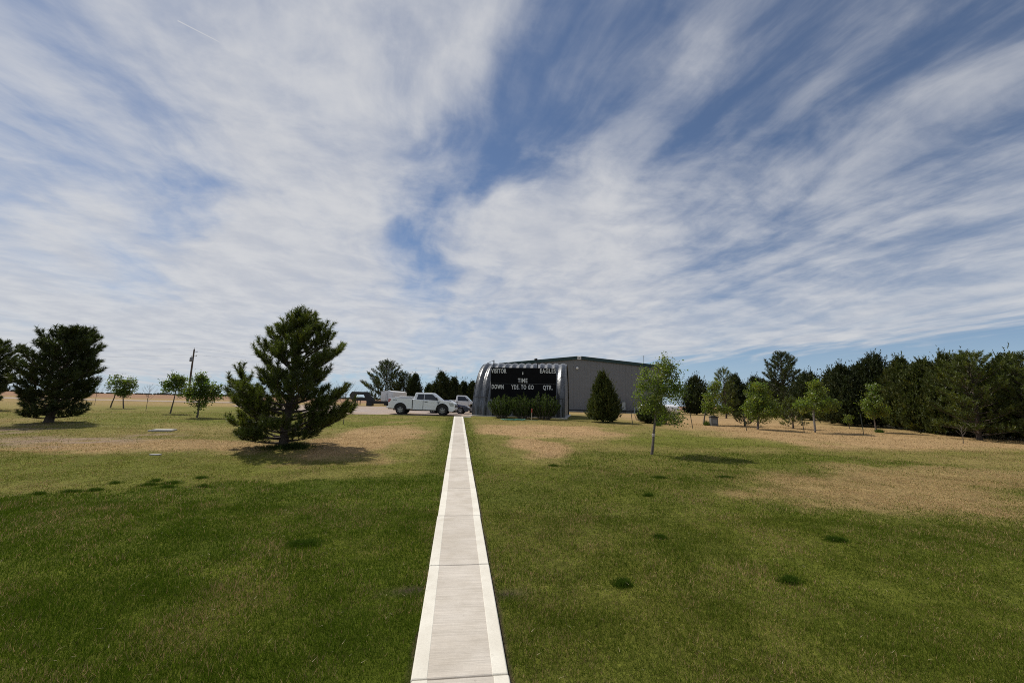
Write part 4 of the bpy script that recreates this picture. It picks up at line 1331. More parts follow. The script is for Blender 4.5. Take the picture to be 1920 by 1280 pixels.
def broadleaf(loc, trunk_pts, trunk_r, lobes, label, group, seed=0, nclump=150, nleaf=26, size=.065, spread=.13, mat='leaf_spring', bark='bark_grey', name='young_tree', cat='tree', bend=.3, extra_trunks=(), taper=.4, guard=None):
    """lobes: (cx, cy, cz, rx, ry, rz, weight) in metres from the foot of the tree"""
    rng = np.random.default_rng(seed + 500)
    rnd = random.Random(seed)
    t = thing(name, loc, label, cat, group)
    for tp_ in [trunk_pts] + list(extra_trunks):
        mb = MB()
        n = len(tp_)
        # smooth the polyline a little
        pts = [Vector(tp_[0]) - Vector((0, 0, .12))]; rs = [trunk_r * 1.25]
        for i in range(n - 1):
            a, b = Vector(tp_[i]), Vector(tp_[i + 1])
            for s in (0, .5):
                k = (i + s) / (n - 1)
                pts.append(a.lerp(b, s) + Vector((rnd.uniform(-1, 1), rnd.uniform(-1, 1), 0)) * trunk_r * .35 * (1 if s else 0)); rs.append(trunk_r * (1.1 - (1.1 - .12) * k))
        pts.append(Vector(tp_[-1])); rs.append(trunk_r * .12)
        mb.tube(pts, rs, 8)
        mb.build('trunk', bark, t, smooth=True)
    wts = np.array([l[6] for l in lobes], float); wts /= wts.sum()
    idx = rng.choice(len(lobes), nclump, p=wts)
    lb = MB()
    ends = []
    spine = []
    for tp_ in [trunk_pts] + list(extra_trunks):
        for i in range(len(tp_) - 1):
            for s in np.linspace(0, 1, 6):
                spine.append(Vector(tp_[i]).lerp(Vector(tp_[i + 1]), s))
    zmin = min(l[2] - l[5] for l in lobes)
    spine = [p for p in spine if p.z > min(zmin * .8, max(q.z for q in spine) * .6)] or spine
    joints = list(spine)
    order = []
    for q in idx:
        cx, cy, cz, rx, ry, rz, _ = lobes[q]
        d = rng.normal(0, 1, 3); d /= np.linalg.norm(d)
        r = rng.random() ** .5
        if rng.random() < .14: r *= 1.32; d[2] = abs(d[2])
        order.append(Vector((cx + d[0] * rx * r, cy + d[1] * ry * r, cz + d[2] * rz * r)))
    sp0 = spine[0]
    order.sort(key=lambda p: min((p - s).length for s in spine))
    for e in order:
        # join to the nearest wood that lies below
        best = min(joints, key=lambda j: (j - e).length + (max(0, j.z - e.z + .05) * 2.5))
        mid = best.lerp(e, .5) + Vector((0, 0, (e - best).length * -.08 * (1 if e.z > best.z else -1))) + Vector((rnd.uniform(-1, 1), rnd.uniform(-1, 1), 0)) * (e - best).length * .08
        l = (e - best).length
        r0 = min(trunk_r * .45, .006 + .016 * l)
        lb.tube([best, mid, e], [r0, r0 * .7, .004], 4, cap=False)
        joints += [mid, e]
        ends.append((best, mid, e))
    lb.build('limbs', bark, t, smooth=True)
    P = []; col = []
    for (b, m, e) in ends:
        k = .65 + .7 * rng.random()
        hue = np.array([1 + rng.normal(0, .10), 1.0, 1 + rng.normal(0, .15)])
        n = max(3, int(nleaf * 1.45 * rng.uniform(.3, 1.6)))
        s = rng.random(n)
        ctr = np.where((s < .35)[:, None], np.array(m)[None], np.array(e)[None])
        P.append(ctr + rng.normal(0, spread, (n, 3)) * np.array([1, 1, .8]))
        col.append(np.repeat((k * hue)[None], n, 0))
    P = np.concatenate(P); col = np.concatenate(col)
    v, f, c = leaves(P, size, rng, col)
    v[:, 2] = np.maximum(v[:, 2], .02)
    np_mesh('crown', v, f, 3, mat, t, tint=c)
    if guard:
        mb = MB(); mb.lathe([(trunk_r * 1.25, guard[0]), (trunk_r * 1.25, guard[1]), (trunk_r * 1.3, guard[1] + .02)], 8, Matrix.Translation((trunk_pts[0][0], trunk_pts[0][1], 0)))
        mb.build('trunk_guard', 'guard_grey', t)
    return t


def bare_sapling(loc, H, label, seed, spread=.25, name='bare_sapling', r=.018, cat='sapling', nb=12):
    rnd = random.Random(seed)
    t = thing(name, loc, label, cat, 'leafless saplings')
    mb = MB(); mb.tube([(0, 0, -.1), (.01, 0, H * .4), (rnd.uniform(-.05, .05), 0, H)], [r, r * .8, .004], 6); mb.build('trunk', 'bark_grey', t, smooth=True)
    mb = MB()
    for k in range(nb):
        a = k * 2.4; z = H * (.35 + .6 * k / nb); l = H * spread * (1.1 - .6 * k / nb) * rnd.uniform(.7, 1.2)
        p = Vector((0, 0, z)); e = p + Vector((math.cos(a) * l, math.sin(a) * l, l * 1.5)); m = p.lerp(e, .5) + Vector((math.cos(a), math.sin(a), 0)) * l * .12
        mb.tube([p, m, e], [r * .45, r * .3, .003], 4, cap=False)
        for s in (-1, 1):
            e2 = m + Vector((math.cos(a + s * .6), math.sin(a + s * .6), 1.3)) * l * .4
            mb.tube([m, e2], [r * .25, .002], 3, cap=False)
    mb.build('limbs', 'bark_grey', t, smooth=True)


PROF_BIG = [(0, 1.35), (.08, 1.55), (.16, 1.95), (.28, 1.9), (.38, 1.6), (.48, 1.55), (.6, 1.35), (.72, 1.0), (.84, .60), (.93, .30), (1, .1)]
def big_az(a, k):
    c = math.cos(a)
    if k < .30: return 1.0
    if k < .50: return .78 if c > .3 else (.62 if c < -.5 and k > .38 else .95)
    return 1.0 + .05 * c
pine(G(-6.51, 16.28), 5.15, PROF_BIG, 'big bushy pine on the lawn left of the concrete walk', seed=3, nb=72, nper=96, nl=.165, nw=.020, brush=.38, trunk_r=.17, sub=5, z0=.03, az_scale=big_az,
     lean=(.28, 0), extra=[(.9, 3.10, 1.95, .22, .78), (.6, 2.8, 1.9, .2, .75), (.8, 3.45, 1.6, .25, .85), (.3, 3.2, 1.9, .0, .30), (.35, 2.9, 1.8, .0, .4), (.4, .05, 2.3, .05, .36), (.6, -.12, 2.1, .1, .32), (.5, .3, 2.1, .05, .36)])
PROF_ROUND = [(0, .8), (.08, 1.25), (.2, 1.55), (.4, 1.62), (.6, 1.45), (.78, 1.05), (.9, .7), (1, .25)]
pine(G(-21.55, 24.55), 5.0, PROF_ROUND, 'round dark pine near the left edge with bare ground beside it', seed=8, nb=70, nper=64, nl=.19, nw=.028, brush=.40, trunk_r=.19, sub=6, z0=.04, lean=(.55, 0), mat='pine_needles_dark')
pine(G(-33.7, 33.1), 5.0, PROF_ROUND, 'dark pine cut off by the left edge of the picture', seed=12, nb=56, nper=40, nl=.18, nw=.036, brush=.38, trunk_r=.18, sub=7, mat='pine_needles_dark')
PROF_CONE = [(0, .9), (.1, 1.05), (.3, 1.0), (.5, .85), (.7, .62), (.85, .38), (1, .08)]
PROF_TALL = [(0, 1.2), (.15, 2.2), (.3, 2.6), (.5, 2.3), (.65, 1.9), (.8, 1.3), (.92, .7), (1, .15)]
pine(G(40.43, 45.45), 8.4, PROF_TALL, 'tall dark pine standing above the hedge of junipers', seed=21, nb=60, nper=18, nl=.26, nw=.06, brush=.46, trunk_r=.2, sub=5, mat='pine_needles_dark')
pine(G(-16.7, 95.5), 10.1, [(0, 2.2), (.15, 5.2), (.3, 5.4), (.45, 4.0), (.6, 3.2), (.75, 2.3), (.9, 1.2), (1, .3)], 'tall open pine behind the trailers', seed=27, nb=52, nper=14, nl=.42, nw=.11, brush=.8, trunk_r=.26, sub=3, mat='pine_needles_dark')
pine(G(-13.0, 97.5), 7.6, PROF_TALL, 'smaller pine close right of the tall open pine behind the trailers', seed=29, nb=36, nper=12, nl=.40, nw=.11, brush=.7, trunk_r=.22, sub=4, mat='pine_needles_dark')
pine(G(30.6, 43.0), 5.7, [(0, 1.0), (.2, 1.3), (.5, 1.2), (.8, .8), (1, .15)], 'young pine with upright tufts right of the slim tree', seed=33, nb=40, nper=16, nl=.22, nw=.05, brush=.44, trunk_r=.1, sub=4)
pine(G(33.08, 21.90), 5.6, [(0, 1.6), (.2, 1.9), (.5, 1.7), (.75, 1.2), (.9, .7), (1, .15)], 'pine with a visible pale trunk near the right edge', seed=36, nb=60, nper=26, nl=.16, nw=.034, brush=.34, trunk_r=.14, sub=6)
pine(G(34.9, 20.2), 5.5, [(0, 1.6), (.2, 1.9), (.5, 1.6), (.75, 1.1), (.9, .7), (1, .15)], 'dark pine cut by the right edge of the picture', seed=39, nb=52, nper=26, nl=.16, nw=.034, brush=.34, trunk_r=.14, sub=6)
pine(G(22.6, 29.6), 1.0, [(0, .75), (.4, .8), (.8, .5), (1, .2)], 'low bushy pine beside a leaning post', seed=41, nb=22, nper=22, nl=.12, nw=.03, brush=.24, trunk_r=.05, sub=4, group='low pines on the right lawn')
pine(G(25.6, 28.2), 2.2, [(0, .8), (.3, .85), (.7, .5), (1, .1)], 'small pine left of the white-guarded young tree', seed=43, nb=34, nper=22, nl=.14, nw=.032, brush=.28, trunk_r=.06, sub=4, group='low pines on the right lawn')

# cone beside the shed
juniper(G(11.57, 31.59), 3.75, 1.20, 'cone shaped evergreen standing alone in front of the grey building', 'evergreens', seed=2, n=1900, per=15, shape='cone', lump=.34, leaders=2)
juniper(G(15.9, 31.5), 1.35, 1.15, 'low dark evergreen bush behind the slim tree', 'evergreens', seed=4, n=700, mat='juniper_dark', shape='round', name='evergreen_bush', cat='bush')
# the hedge of junipers on the right
HEDGE = [
    (35.12, 32.70, 5.2, 2.1, 'juniper_dark', 'dark juniper at the left end of the right hedge'),
    (37.32, 31.47, 6.2, 2.0, 'juniper_dark', 'tallest pointed juniper in the right hedge'),
    (36.86, 28.94, 5.7, 1.8, 'juniper', 'juniper in the right hedge behind the light green young tree'),
    (36.00, 26.75, 5.3, 1.7, 'juniper', 'broad juniper in the middle of the right hedge'),
    (35.2, 24.65, 5.55, 1.7, 'juniper', 'tawny green juniper left of the pine with pale trunk'),
    (39.0, 34.6, 5.4, 1.9, 'juniper_dark', 'juniper set back behind the tallest hedge juniper'),
    (38.2, 25.8, 5.6, 1.9, 'juniper', 'juniper set back behind the middle of the right hedge'),
    (36.8, 22.4, 5.4, 1.8, 'juniper', 'juniper set back between the two right edge pines'),
]
for i, (x, y, h, r, m, lab) in enumerate(HEDGE):
    juniper(G(x, y), h, r, lab, 'junipers of the right hedge', seed=20 + i, n=1500, per=14, mat=m, shape='round' if i % 2 else 'cone', lump=.42, sz=1.25)
# dark junipers farther off on the right
for i, (x, y, h, r, lab) in enumerate([
    (36.4, 58.0, 5.6, 2.4, 'dark juniper behind the slim tree, right of the grey building'),
    (45.0, 60.5, 6.3, 2.7, 'pointed dark juniper in the gap left of the tall pine'),
    (47.0, 58.5, 5.9, 2.6, 'dark juniper just left of the tall pine'),
    (45.2, 52.5, 5.0, 2.6, 'low dark juniper directly behind the tall pine'),
    (39.9, 41.2, 5.0, 2.3, 'dark juniper right of the tall pine'),
    (37.6, 36.0, 4.9, 2.3, 'dark juniper between the tall pine and the right hedge')]):
    juniper(G(x, y), h, r, lab, 'far junipers on the right', seed=40 + i, n=1000, per=11, mat='juniper_dark', shape='cone' if i % 2 else 'round', lump=.4, sz=1.6)
# junipers behind the vehicles
for i, (x, y, h, r, lab) in enumerate([
    (-10.1, 95, 6.9, 2.1, 'dark cone juniper right of the cargo trailer'),
    (-6.6, 92, 4.3, 1.5, 'short juniper above the near pickup bed'),
    (-4.0, 90, 7.2, 2.5, 'tallest juniper above the near pickup cab'),
    (-1.1, 91.5, 6.0, 1.9, 'pointed juniper above the near pickup bonnet'),
    (1.2, 97, 5.3, 1.9, 'juniper above the far pickup bed'),
    (3.2, 96.5, 5.5, 2.0, 'juniper just left of the arched shed')]):
    juniper(G(x, y), h, r, lab, 'junipers behind the vehicles', seed=60 + i, n=800, per=9, mat='juniper_dark', shape='cone', lump=.3, sz=2.2)

# broadleaf trees
slim = broadleaf(G(7.55, 15.31), [(0, 0, 0), (.10, 0, .8), (.24, .02, 1.6), (.34, 0, 2.5), (.62, 0, 3.3), (.82, 0, 3.85)], .055,
          [(.15, 0, 2.2, .72, .7, .78, 4), (.55, 0, 2.9, .58, .6, .7, 3), (.86, 0, 3.5, .34, .4, .5, 1.6), (-.28, 0, 3.0, .28, .3, .52, 1.2), (.98, .1, 1.42, .6, .45, .28, 1.3), (1.15, 0, 2.35, .5, .5, .6, 1.7), (-.25, 0, 1.95, .38, .4, .4, 1)],
          'slim young tree with fresh green leaves and dark bare stem on the right lawn', 'broadleaf trees', seed=1, nclump=330, nleaf=19, size=.072, spread=.115, bark='bark_grey')
mb = MB(); mb.lathe([(.060, .70), (.062, .78), (.055, .80)], 9, Matrix.Translation((.095, 0, 0))); mb.build('trunk_tie', 'pale_stake', slim)
broadleaf(G(-17.42, 29.75), [(0, 0, 0), (.02, 0, .5), (.05, 0, 1.6), (.2, 0, 2.7)], .06, [(0, 0, 1.2, .68, .7, .75, 3), (.2, 0, 2.0, .72, .7, .7, 3), (-.1, 0, 2.6, .40, .4, .42, 1.2), (.95, 0, 1.6, .42, .4, .5, 1), (-.55, 0, 1.7, .34, .4, .6, 1)],
          'dense leafy young tree in front of the power pole', 'broadleaf trees', seed=5, nclump=170, nleaf=22, size=.112, spread=.13, mat='leaf_green')
broadleaf(G(-21.04, 32.83), [(0, 0, 0), (.1, 0, .9), (.15, 0, 1.7), (.1, 0, 2.6)], .05, [(-.3, 0, 1.95, .50, .5, .45, 2), (.2, 0, 2.35, .40, .4, .42, 1.5), (.55, 0, 1.65, .32, .35, .58, 1.5), (-.1, 0, 2.7, .22, .2, .22, .5)],
          'thin young tree left of the power pole', 'broadleaf trees', seed=6, nclump=90, nleaf=20, size=.118, spread=.13, mat='leaf_green')
broadleaf(G(-29.23, 38.99), [(.55, 0, 0), (.4, 0, .8), (.2, 0, 1.6), (.3, 0, 2.4)], .05, [(.15, 0, 2.0, 1.0, .8, .75, 3), (.3, 0, 1.4, .5, .5, .4, 1)],
          'small two-stemmed tree right of the round pine', 'broadleaf trees', seed=7, nclump=100, nleaf=20, size=.125, spread=.14, mat='leaf_green', extra_trunks=[[(-.7, .3, 0), (-.45, .2, .9), (-.3, .1, 1.7), (-.2, 0, 2.3)]])
broadleaf(G(19.71, 30.54), [(0, 0, 0), (.15, 0, .9), (.5, 0, 1.9), (1.0, 0, 3.3)], .06, [(.5, 0, 1.4, .75, .7, .7, 2.5), (.9, 0, 2.15, .85, .7, .7, 3), (1.35, 0, 3.05, .36, .4, .7, 1.6), (.8, 0, 2.95, .22, .25, .6, .8), (1.75, 0, 1.25, .5, .4, .4, 1)],
          'young tree with loose pale top right of the slim tree', 'broadleaf trees', seed=9, nclump=150, nleaf=20, size=.112, spread=.13)
broadleaf(G(21.50, 26.85), [(0, 0, 0), (.05, 0, .6), (.15, 0, 1.6), (.3, 0, 2.8)], .075, [(.4, 0, 1.25, .95, .9, .8, 3.5), (.45, 0, 2.1, 1.05, .9, .85, 4), (.3, 0, 2.95, .55, .5, .48, 1.5), (1.4, 0, 1.35, .5, .4, .5, .9), (-.45, 0, 1.5, .45, .5, .6, 1)],
          'dense rounded young tree in front of the tall pine', 'broadleaf trees', seed=10, nclump=210, nleaf=22, size=.112, spread=.14, mat='leaf_spring')
broadleaf(G(24.75, 25.42), [(0, 0, 0), (0, 0, .9), (.1, 0, 1.8), (.4, 0, 3.2)], .05, [(.2, 0, 1.9, .95, .8, .7, 3), (.4, 0, 2.7, .65, .6, .6, 1.8), (1.35, 0, 1.95, .52, .4, .5, 1.2), (-.85, 0, 1.8, .38, .4, .5, .8), (.3, 0, 3.3, .28, .3, .3, .5)],
          'young tree with a pale guarded stem right of the dense rounded tree', 'broadleaf trees', seed=13, nclump=150, nleaf=20, size=.112, spread=.13, guard=(.1, 1.6))
broadleaf(G(30.50, 26.12), [(0, 0, 0), (-.08, 0, .9), (-.1, 0, 1.8), (0, 0, 3.4)], .05, [(-.1, 0, 1.6, .75, .7, .6, 2.5), (0, 0, 2.4, .55, .6, .7, 2), (.1, 0, 3.25, .28, .3, .45, .8), (.8, 0, 1.55, .5, .4, .45, 1), (-.65, 0, 2.0, .32, .3, .4, .6)],
          'light green young tree against the dark right hedge', 'broadleaf trees', seed=14, nclump=130, nleaf=20, size=.112, spread=.13)
broadleaf(G(31.53, 29.13), [(0, 0, 0), (0, 0, .5), (0, 0, 1.0)], .025, [(0, 0, .75, .36, .36, .35, 1)], 'tiny leafy sapling at the foot of the right hedge', 'broadleaf trees', seed=15, nclump=26, nleaf=16, size=.07, spread=.10, name='leafy_sapling', cat='sapling')

bare_sapling(G(-38.04, 47.97), 2.4, 'bare sapling just right of the round dark pine', 1)
bare_sapling(G(-24.43, 35.37), 2.0, 'bare sapling left of the thin young tree', 2)
bare_sapling(G(-7.0, 26.0), 2.15, 'bare branching sapling right behind the big pine', 3, spread=.42, r=.022, nb=16)
bare_sapling(G(28.72, 19.80), 1.0, 'small bare sapling in front of the right hedge', 4)

# shrubs in front of the scoreboard
def shrub(loc, H, R, label, seed):
    rng = np.random.default_rng(seed + 700); rnd = random.Random(seed)
    t = thing('shrub', loc, label, 'shrub', 'shrubs under the scoreboard')
    mb = MB(); P = []; D = []; Lb = []; tint = []
    for k in range(84):
        a = rnd.uniform(0, 6.28); rr = R * math.sqrt(rnd.random()); h = H * (1 - .35 * (rr / R) ** 2) * rnd.uniform(.72, 1.05)
        b = Vector((.35 * rr * math.cos(a), .30 * rr * math.sin(a), 0)); e = Vector((rr * math.cos(a), rr * math.sin(a) * .7, h))
        m = b.lerp(e, .5) + Vector((math.cos(a), math.sin(a), 0)) * rr * .12
        mb.tube([b, m, e], [.016, .010, .003], 4, cap=False)
        kk = .6 + .8 * rnd.random()
        for s in np.linspace(.18, 1.0, 13):
            p = b.lerp(m, s * 2) if s < .5 else m.lerp(e, s * 2 - 1)
            P.append(p + Vector((rnd.gauss(0, .05), rnd.gauss(0, .05), 0))); D.append((e - m).normalized() + Vector((rnd.gauss(0, .35), rnd.gauss(0, .35), .2))); Lb.append(.17); tint.append([kk] * 3)
    mb.build('stems', 'bark_grey', t, smooth=True)
    v, f, c = needles(P, D, Lb, 16, .10, .034, rng, .6, np.array(tint))
    v[:, 2] = np.maximum(v[:, 2], .02)
    np_mesh('leaf_mass', v, f, 3, 'shrub_leaf', t, tint=c)
shrub(G(3.72, 34.35), 1.75, 1.32, 'left of three upright shrubs under the scoreboard, below the word DOWN', 1)
shrub(G(5.45, 33.95), 1.95, 1.30, 'middle of three upright shrubs under the scoreboard', 2)
shrub(G(7.15, 33.55), 2.12, 1.32, 'right of three upright shrubs under the scoreboard, tallest tips', 3)


# ================================================================== SMALL THINGS
def stake(loc, H, lean, label):
    t = thing('steel_post', loc, label, 'post', 'leaning posts along the right lawn')
    mb = MB()
    top = Vector((lean[0], lean[1], H))
    mb.tube([Vector((0, 0, -.2)) - top * .1, top], .022, 6)
    p = mb.build('shaft', 'steel_post', t)
    mb = MB(); mb.lathe([(.026, 0), (.026, .04)], 6, Matrix.Translation(top * .985)); mb.build('cap', 'dark_steel', t)
stake(G(12.93, 28.88), 1.12, (-.16, 0), 'leaning thin post between the cone evergreen and the slim tree')
stake(G(16.27, 26.50), 1.15, (-.20, 0), 'leaning dark post just right of the slim tree')
stake(G(19.90, 25.88), 1.15, (-.18, 0), 'leaning dark post left of the dense rounded tree')
stake(G(23.44, 24.91), .95, (-.14, 0), 'leaning post left of the pale guarded stem')
stake(G(26.99, 23.99), 1.35, (-.08, 0), 'upright dark post left of the light green young tree')

def grass_clump(loc, rx, ry, H, label, n, seed, name='grass_clump', cat='grass clump', group='darker clumps in the lawn', cols=((.044, .088, .008), (.080, .130, .014)), width=.007):
    rng = np.random.default_rng(seed + 900)
    m = 7
    cx = rng.uniform(-.30, .30, m); cy = rng.uniform(-.30, .30, m); cr = rng.uniform(.55, .85, m)
    w = rng.choice(m, n, p=cr ** 2 / (cr ** 2).sum())
    a = rng.random(n) * 6.283; r = np.minimum(np.abs(rng.normal(0, .45, n)), .95)
    x = rx * (cx[w] + cr[w] * r * np.cos(a)); y = ry * (cy[w] + cr[w] * r * np.sin(a))
    r = np.clip(r, 0, 1)
    z = gz(loc[0] + x, loc[1] + y) - loc[2]
    blades(x, y, z, H * (1 - .45 * r), width, rng, lerp(np.array(cols[0]), np.array(cols[1]), rng.random((n, 1))), name, lean=.9, loc=loc, out=(x / rx, y / ry))
    o = bpy.context.scene.objects[-1] if False else LAST[0]
    tag(o, label, cat, group)
LAST = [None]
def blades(x, y, z, H, W, rng, col, name, lean=.8, loc=None, out=None):
    n = len(x)
    th = rng.random(n) * 2 * np.pi
    dx = rng.normal(0, lean, n); dy = rng.normal(0, lean, n)
    if out is not None:
        dx = dx * .5 + out[0] * .9; dy = dy * .5 + out[1] * .9
    hh = H * (.55 + .75 * rng.random(n))
    w = W * (.7 + .6 * rng.random(n)) if np.isscalar(W) else W * (.7 + .6 * rng.random(n))
    c, s = np.cos(th) * w * .5, np.sin(th) * w * .5
    k = 1 / np.sqrt(1 + dx * dx * .6 + dy * dy * .6)
    b0 = np.stack([x - c, y - s, z - .01], 1); b1 = np.stack([x + c, y + s, z - .01], 1)
    tp = np.stack([x + dx * hh * k * .75, y + dy * hh * k * .75, z + hh * k], 1)
    v = np.stack([b0, b1, tp], 1).reshape(-1, 3)
    f = np.arange(len(v)).reshape(-1, 3)
    t = np.repeat(col, 3, 0)
    LAST[0] = np_mesh(name, v, f, 3, 'grass', tint=t, loc=loc)
    return LAST[0]

CL = [(-2.25, 6.54, .34, .22, 'round dark clump in the lush lawn left of the walk', 1500),
      (1.96, 5.01, .17, .14, 'dark clump nearest the walk on the right lawn', 900),
      (4.14, 4.92, .24, .14, 'dark clump low in the middle of the right lawn', 1000),
      (6.06, 6.09, .24, .14, 'dark clump left of the brown patch on the right lawn', 900),
      (3.27, 6.51, .20, .12, 'faint small clump in the middle of the right lawn', 450),
      (5.64, 10.97, .34, .2, 'dark clump on the lawn below the slim tree', 700),
      (7.53, 10.88, .45, .18, 'wide dark clump below the slim tree shadow', 700),
      (4.26, 8.97, .24, .12, 'small dark clump below and left of the slim tree', 500),
      (2.9, 12.6, .30, .2, 'dark clump left of the slim tree at the edge of the green', 500),
      (-6.97, 10.62, .22, .16, 'leafy clump in the yellow grass beyond the lush lawn edge', 420),
      (-6.80, 10.20, .30, .18, 'largest leafy clump of the group left of the big pine shadow', 600),
      (-7.70, 10.50, .22, .14, 'faint leafy clump left of the group along the lawn edge', 300),
      (-7.95, 9.75, .36, .14, 'leafy clump second from the left along the lawn edge', 520),
      (-7.60, 9.85, .24, .16, 'leafy clump third from the left along the lawn edge', 500),
      (-6.45, 10.35, .36, .16, 'leafy clump right of the largest along the lawn edge', 560),
      (-6.15, 10.88, .22, .13, 'leafy clump farthest into the yellow grass', 460),
      (-6.30, 9.95, .30, .12, 'leafy clump on the very edge of the lush lawn', 420),
      (-5.55, 9.95, .30, .10, 'leafy clump rightmost along the lawn edge', 380),
      (-8.40, 9.60, .26, .12, 'leafy clump farthest left along the lawn edge', 380)]
for i, (x, y, rx, ry, lab, n) in enumerate(CL):
    grass_clump(G(x, y), rx, ry, .072, lab, int(n * 1.7), i)
# suckers at the feet of trees
for i, (x, y, r, h, lab) in enumerate([(14.75, 28.6, .26, .38, 'bright green weed tuft behind the slim tree stem'), (19.55, 29.9, .26, .42, 'bright green tuft at the foot of the loose topped young tree'), (30.55, 25.9, .30, .30, 'green tuft at the foot of the light green young tree')]):
    grass_clump(G(x, y), r, r, h, lab, 500, 40 + i, name='weed_tuft', cat='weed', group='weed tufts by the stems', cols=((.07, .12, .02), (.12, .18, .03)), width=.022)
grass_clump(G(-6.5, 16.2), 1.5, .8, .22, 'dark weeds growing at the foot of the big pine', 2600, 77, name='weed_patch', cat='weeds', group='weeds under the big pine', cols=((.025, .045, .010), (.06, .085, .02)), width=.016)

# flat concrete marker in the left lawn
t = thing('ground_slab', G(-13.8, 21.15), 'small flat pale concrete slab lying in the left lawn', 'slab', rotz=rad(12))
mb = MB(); mb.box(-.45, .45, -.32, .32, -.1, .055); mb.build('block', 'slab_grey', t, bevel=.02)
mb = MB(); mb.box(-.36, .36, -.24, .24, .056, .068); mb.build('lid', 'concrete_old', t, bevel=.006)

t = thing('flat_stone', G(-9.4, 14.2), 'tiny flat pale stone in the grass left of the big pine', 'stone', rotz=rad(-8))
mb = MB(); mb.prism([(-.17, -.05), (-.05, -.09), (.14, -.07), (.18, .02), (.06, .08), (-.13, .06)], -.04, .03, 'z'); mb.build('block', 'slab_grey', t, bevel=.012)

t = thing('utility_box', G(19.95, 29.6), 'low grey utility box with dark lid behind the loose topped young tree', 'utility box', rotz=rad(-14))
mb = MB(); mb.box(-.26, .26, -.22, .22, -.1, .66); bx_ = mb.build('housing', 'box_grey', t, bevel=.02)
mb = MB(); mb.box(-.18, .18, -.228, -.221, .18, .52); mb.build('door_plate', 'grey_steel', bx_)
mb = MB(); mb.prism([(-.30, .665), (.30, .665), (.30, .72), (0, .78), (-.30, .72)], -.27, .27, 'y'); mb.build('lid', 'dark_steel', t, bevel=.01)

t = thing('fence_post', (-20.9, 90.0, 1.054), 'short dark post standing alone left of the gooseneck trailer', 'post')
mb = MB(); mb.tube([(0, 0, -.3), (.01, 0, .7), (.02, 0, 1.35)], [.10, .095, .085], 8); mb.build('shaft', 'pole_wood', t, smooth=True)
mb = MB(); mb.lathe([(.10, 1.33), (.095, 1.40), (.03, 1.44)], 8, Matrix.Translation((.02, 0, 0))); mb.build('cap', 'dark_steel', t)

# coiled garden hose
t = tag(bpy.data.objects.new('garden_hose', None), 'green garden hose coiled on the grass before the scoreboard shrubs', 'hose')
COL.objects.link(t); t.location = G(4.35, 32.0)
mb = MB(); pts = []
for i in range(150):
    a = i * .22; r = .42 + .05 * math.sin(i * .35) + .0012 * i
    pts.append((r * 1.7 * math.cos(a), r * math.sin(a), .03 + .03 * (i / 150) + .02 * math.sin(i * 1.7)))
pts += [(.9, .3, .03), (1.4, .5, .025), (1.9, .45, .025), (2.3, .9, .025)]
mb.tube(pts, .018, 6); h = mb.build('hose', 'hose_green', t, smooth=True)
mb = MB(); mb.tube([(2.28, .88, .025), (2.42, 1.05, .03)], [.024, .016], 8); mb.build('nozzle', 'chrome', t, smooth=True)

# pale stake with red tape in front of the middle shrub
t = thing('garden_stake', G(5.85, 32.35), 'pale stake with red tape in front of the middle shrub', 'stake')
mb = MB(); mb.tube([(0, 0, -.15), (.04, 0, .95)], .028, 7); mb.build('shaft', 'pale_stake', t)
mb = MB(); mb.lathe([(.036, .60), (.036, .86)], 8, Matrix.Translation((.03, 0, 0))); mb.lathe([(.05, .86), (.02, .95)], 8, Matrix.Translation((.04, 0, 0))); mb.build('red_tape', 'red_tape', t)

# power pole and wires
t = thing('power_pole', (-50.4, 82.6, 1.054), 'wooden power pole with grey transformer left of the big pine', 'power pole')
mb = MB(); mb.tube([(.25, 0, -.5), (.15, 0, 5), (.12, 0, 9.9)], [.19, .16, .12], 10); mb.build('shaft', 'pole_wood', t, smooth=True)
mb = MB(); mb.lathe([(.05, 0), (.22, .02), (.24, .1), (.24, .75), (.2, .84), (.06, .9)], 14, Matrix.Translation((.05, -.36, 7.5))); tf = mb.build('transformer', 'grey_steel', t, smooth=True)
mb = MB(); mb.lathe([(.04, .86), (.07, .95), (.03, 1.08)], 8, Matrix.Translation((.05, -.36, 7.5))); mb.build('bushing', 'porcelain', tf)
for dx, z in ((.0, 9.95), (.55, 9.35), (.55, 8.6)):
    mb = MB(); mb.lathe([(.03, 0), (.075, .05), (.05, .1), (.075, .15), (.03, .2)], 8, Matrix.Translation((.12 + dx, 0, z))); mb.build('insulator', 'porcelain', t, smooth=True)
mb = MB(); mb.tube([(.1, 0, 9.3), (.66, 0, 9.38)], .03, 6); mb.tube([(.1, 0, 8.55), (.66, 0, 8.62)], .03, 6); mb.build('bracket_arm', 'dark_steel', t)
for k, z in enumerate((10.15, 8.9)):
    mb = MB()
    for side in (-1, 1):
        pts = []
        x1, y1 = (-130, 95) if side < 0 else (60, 190)
        for i in range(17):
            s = i / 16
            pts.append((-50.28 + (x1 + 50.28) * s, 82.6 + (y1 - 82.6) * s, 1.05 + z - 4 * 1.3 * s * (1 - s)))
        mb.tube(pts, .006, 4, cap=False)
    tag(mb.build('overhead_wire', 'wire'), ('upper' if k == 0 else 'lower') + ' thin overhead wire running to the power pole', 'wire', 'overhead wires')


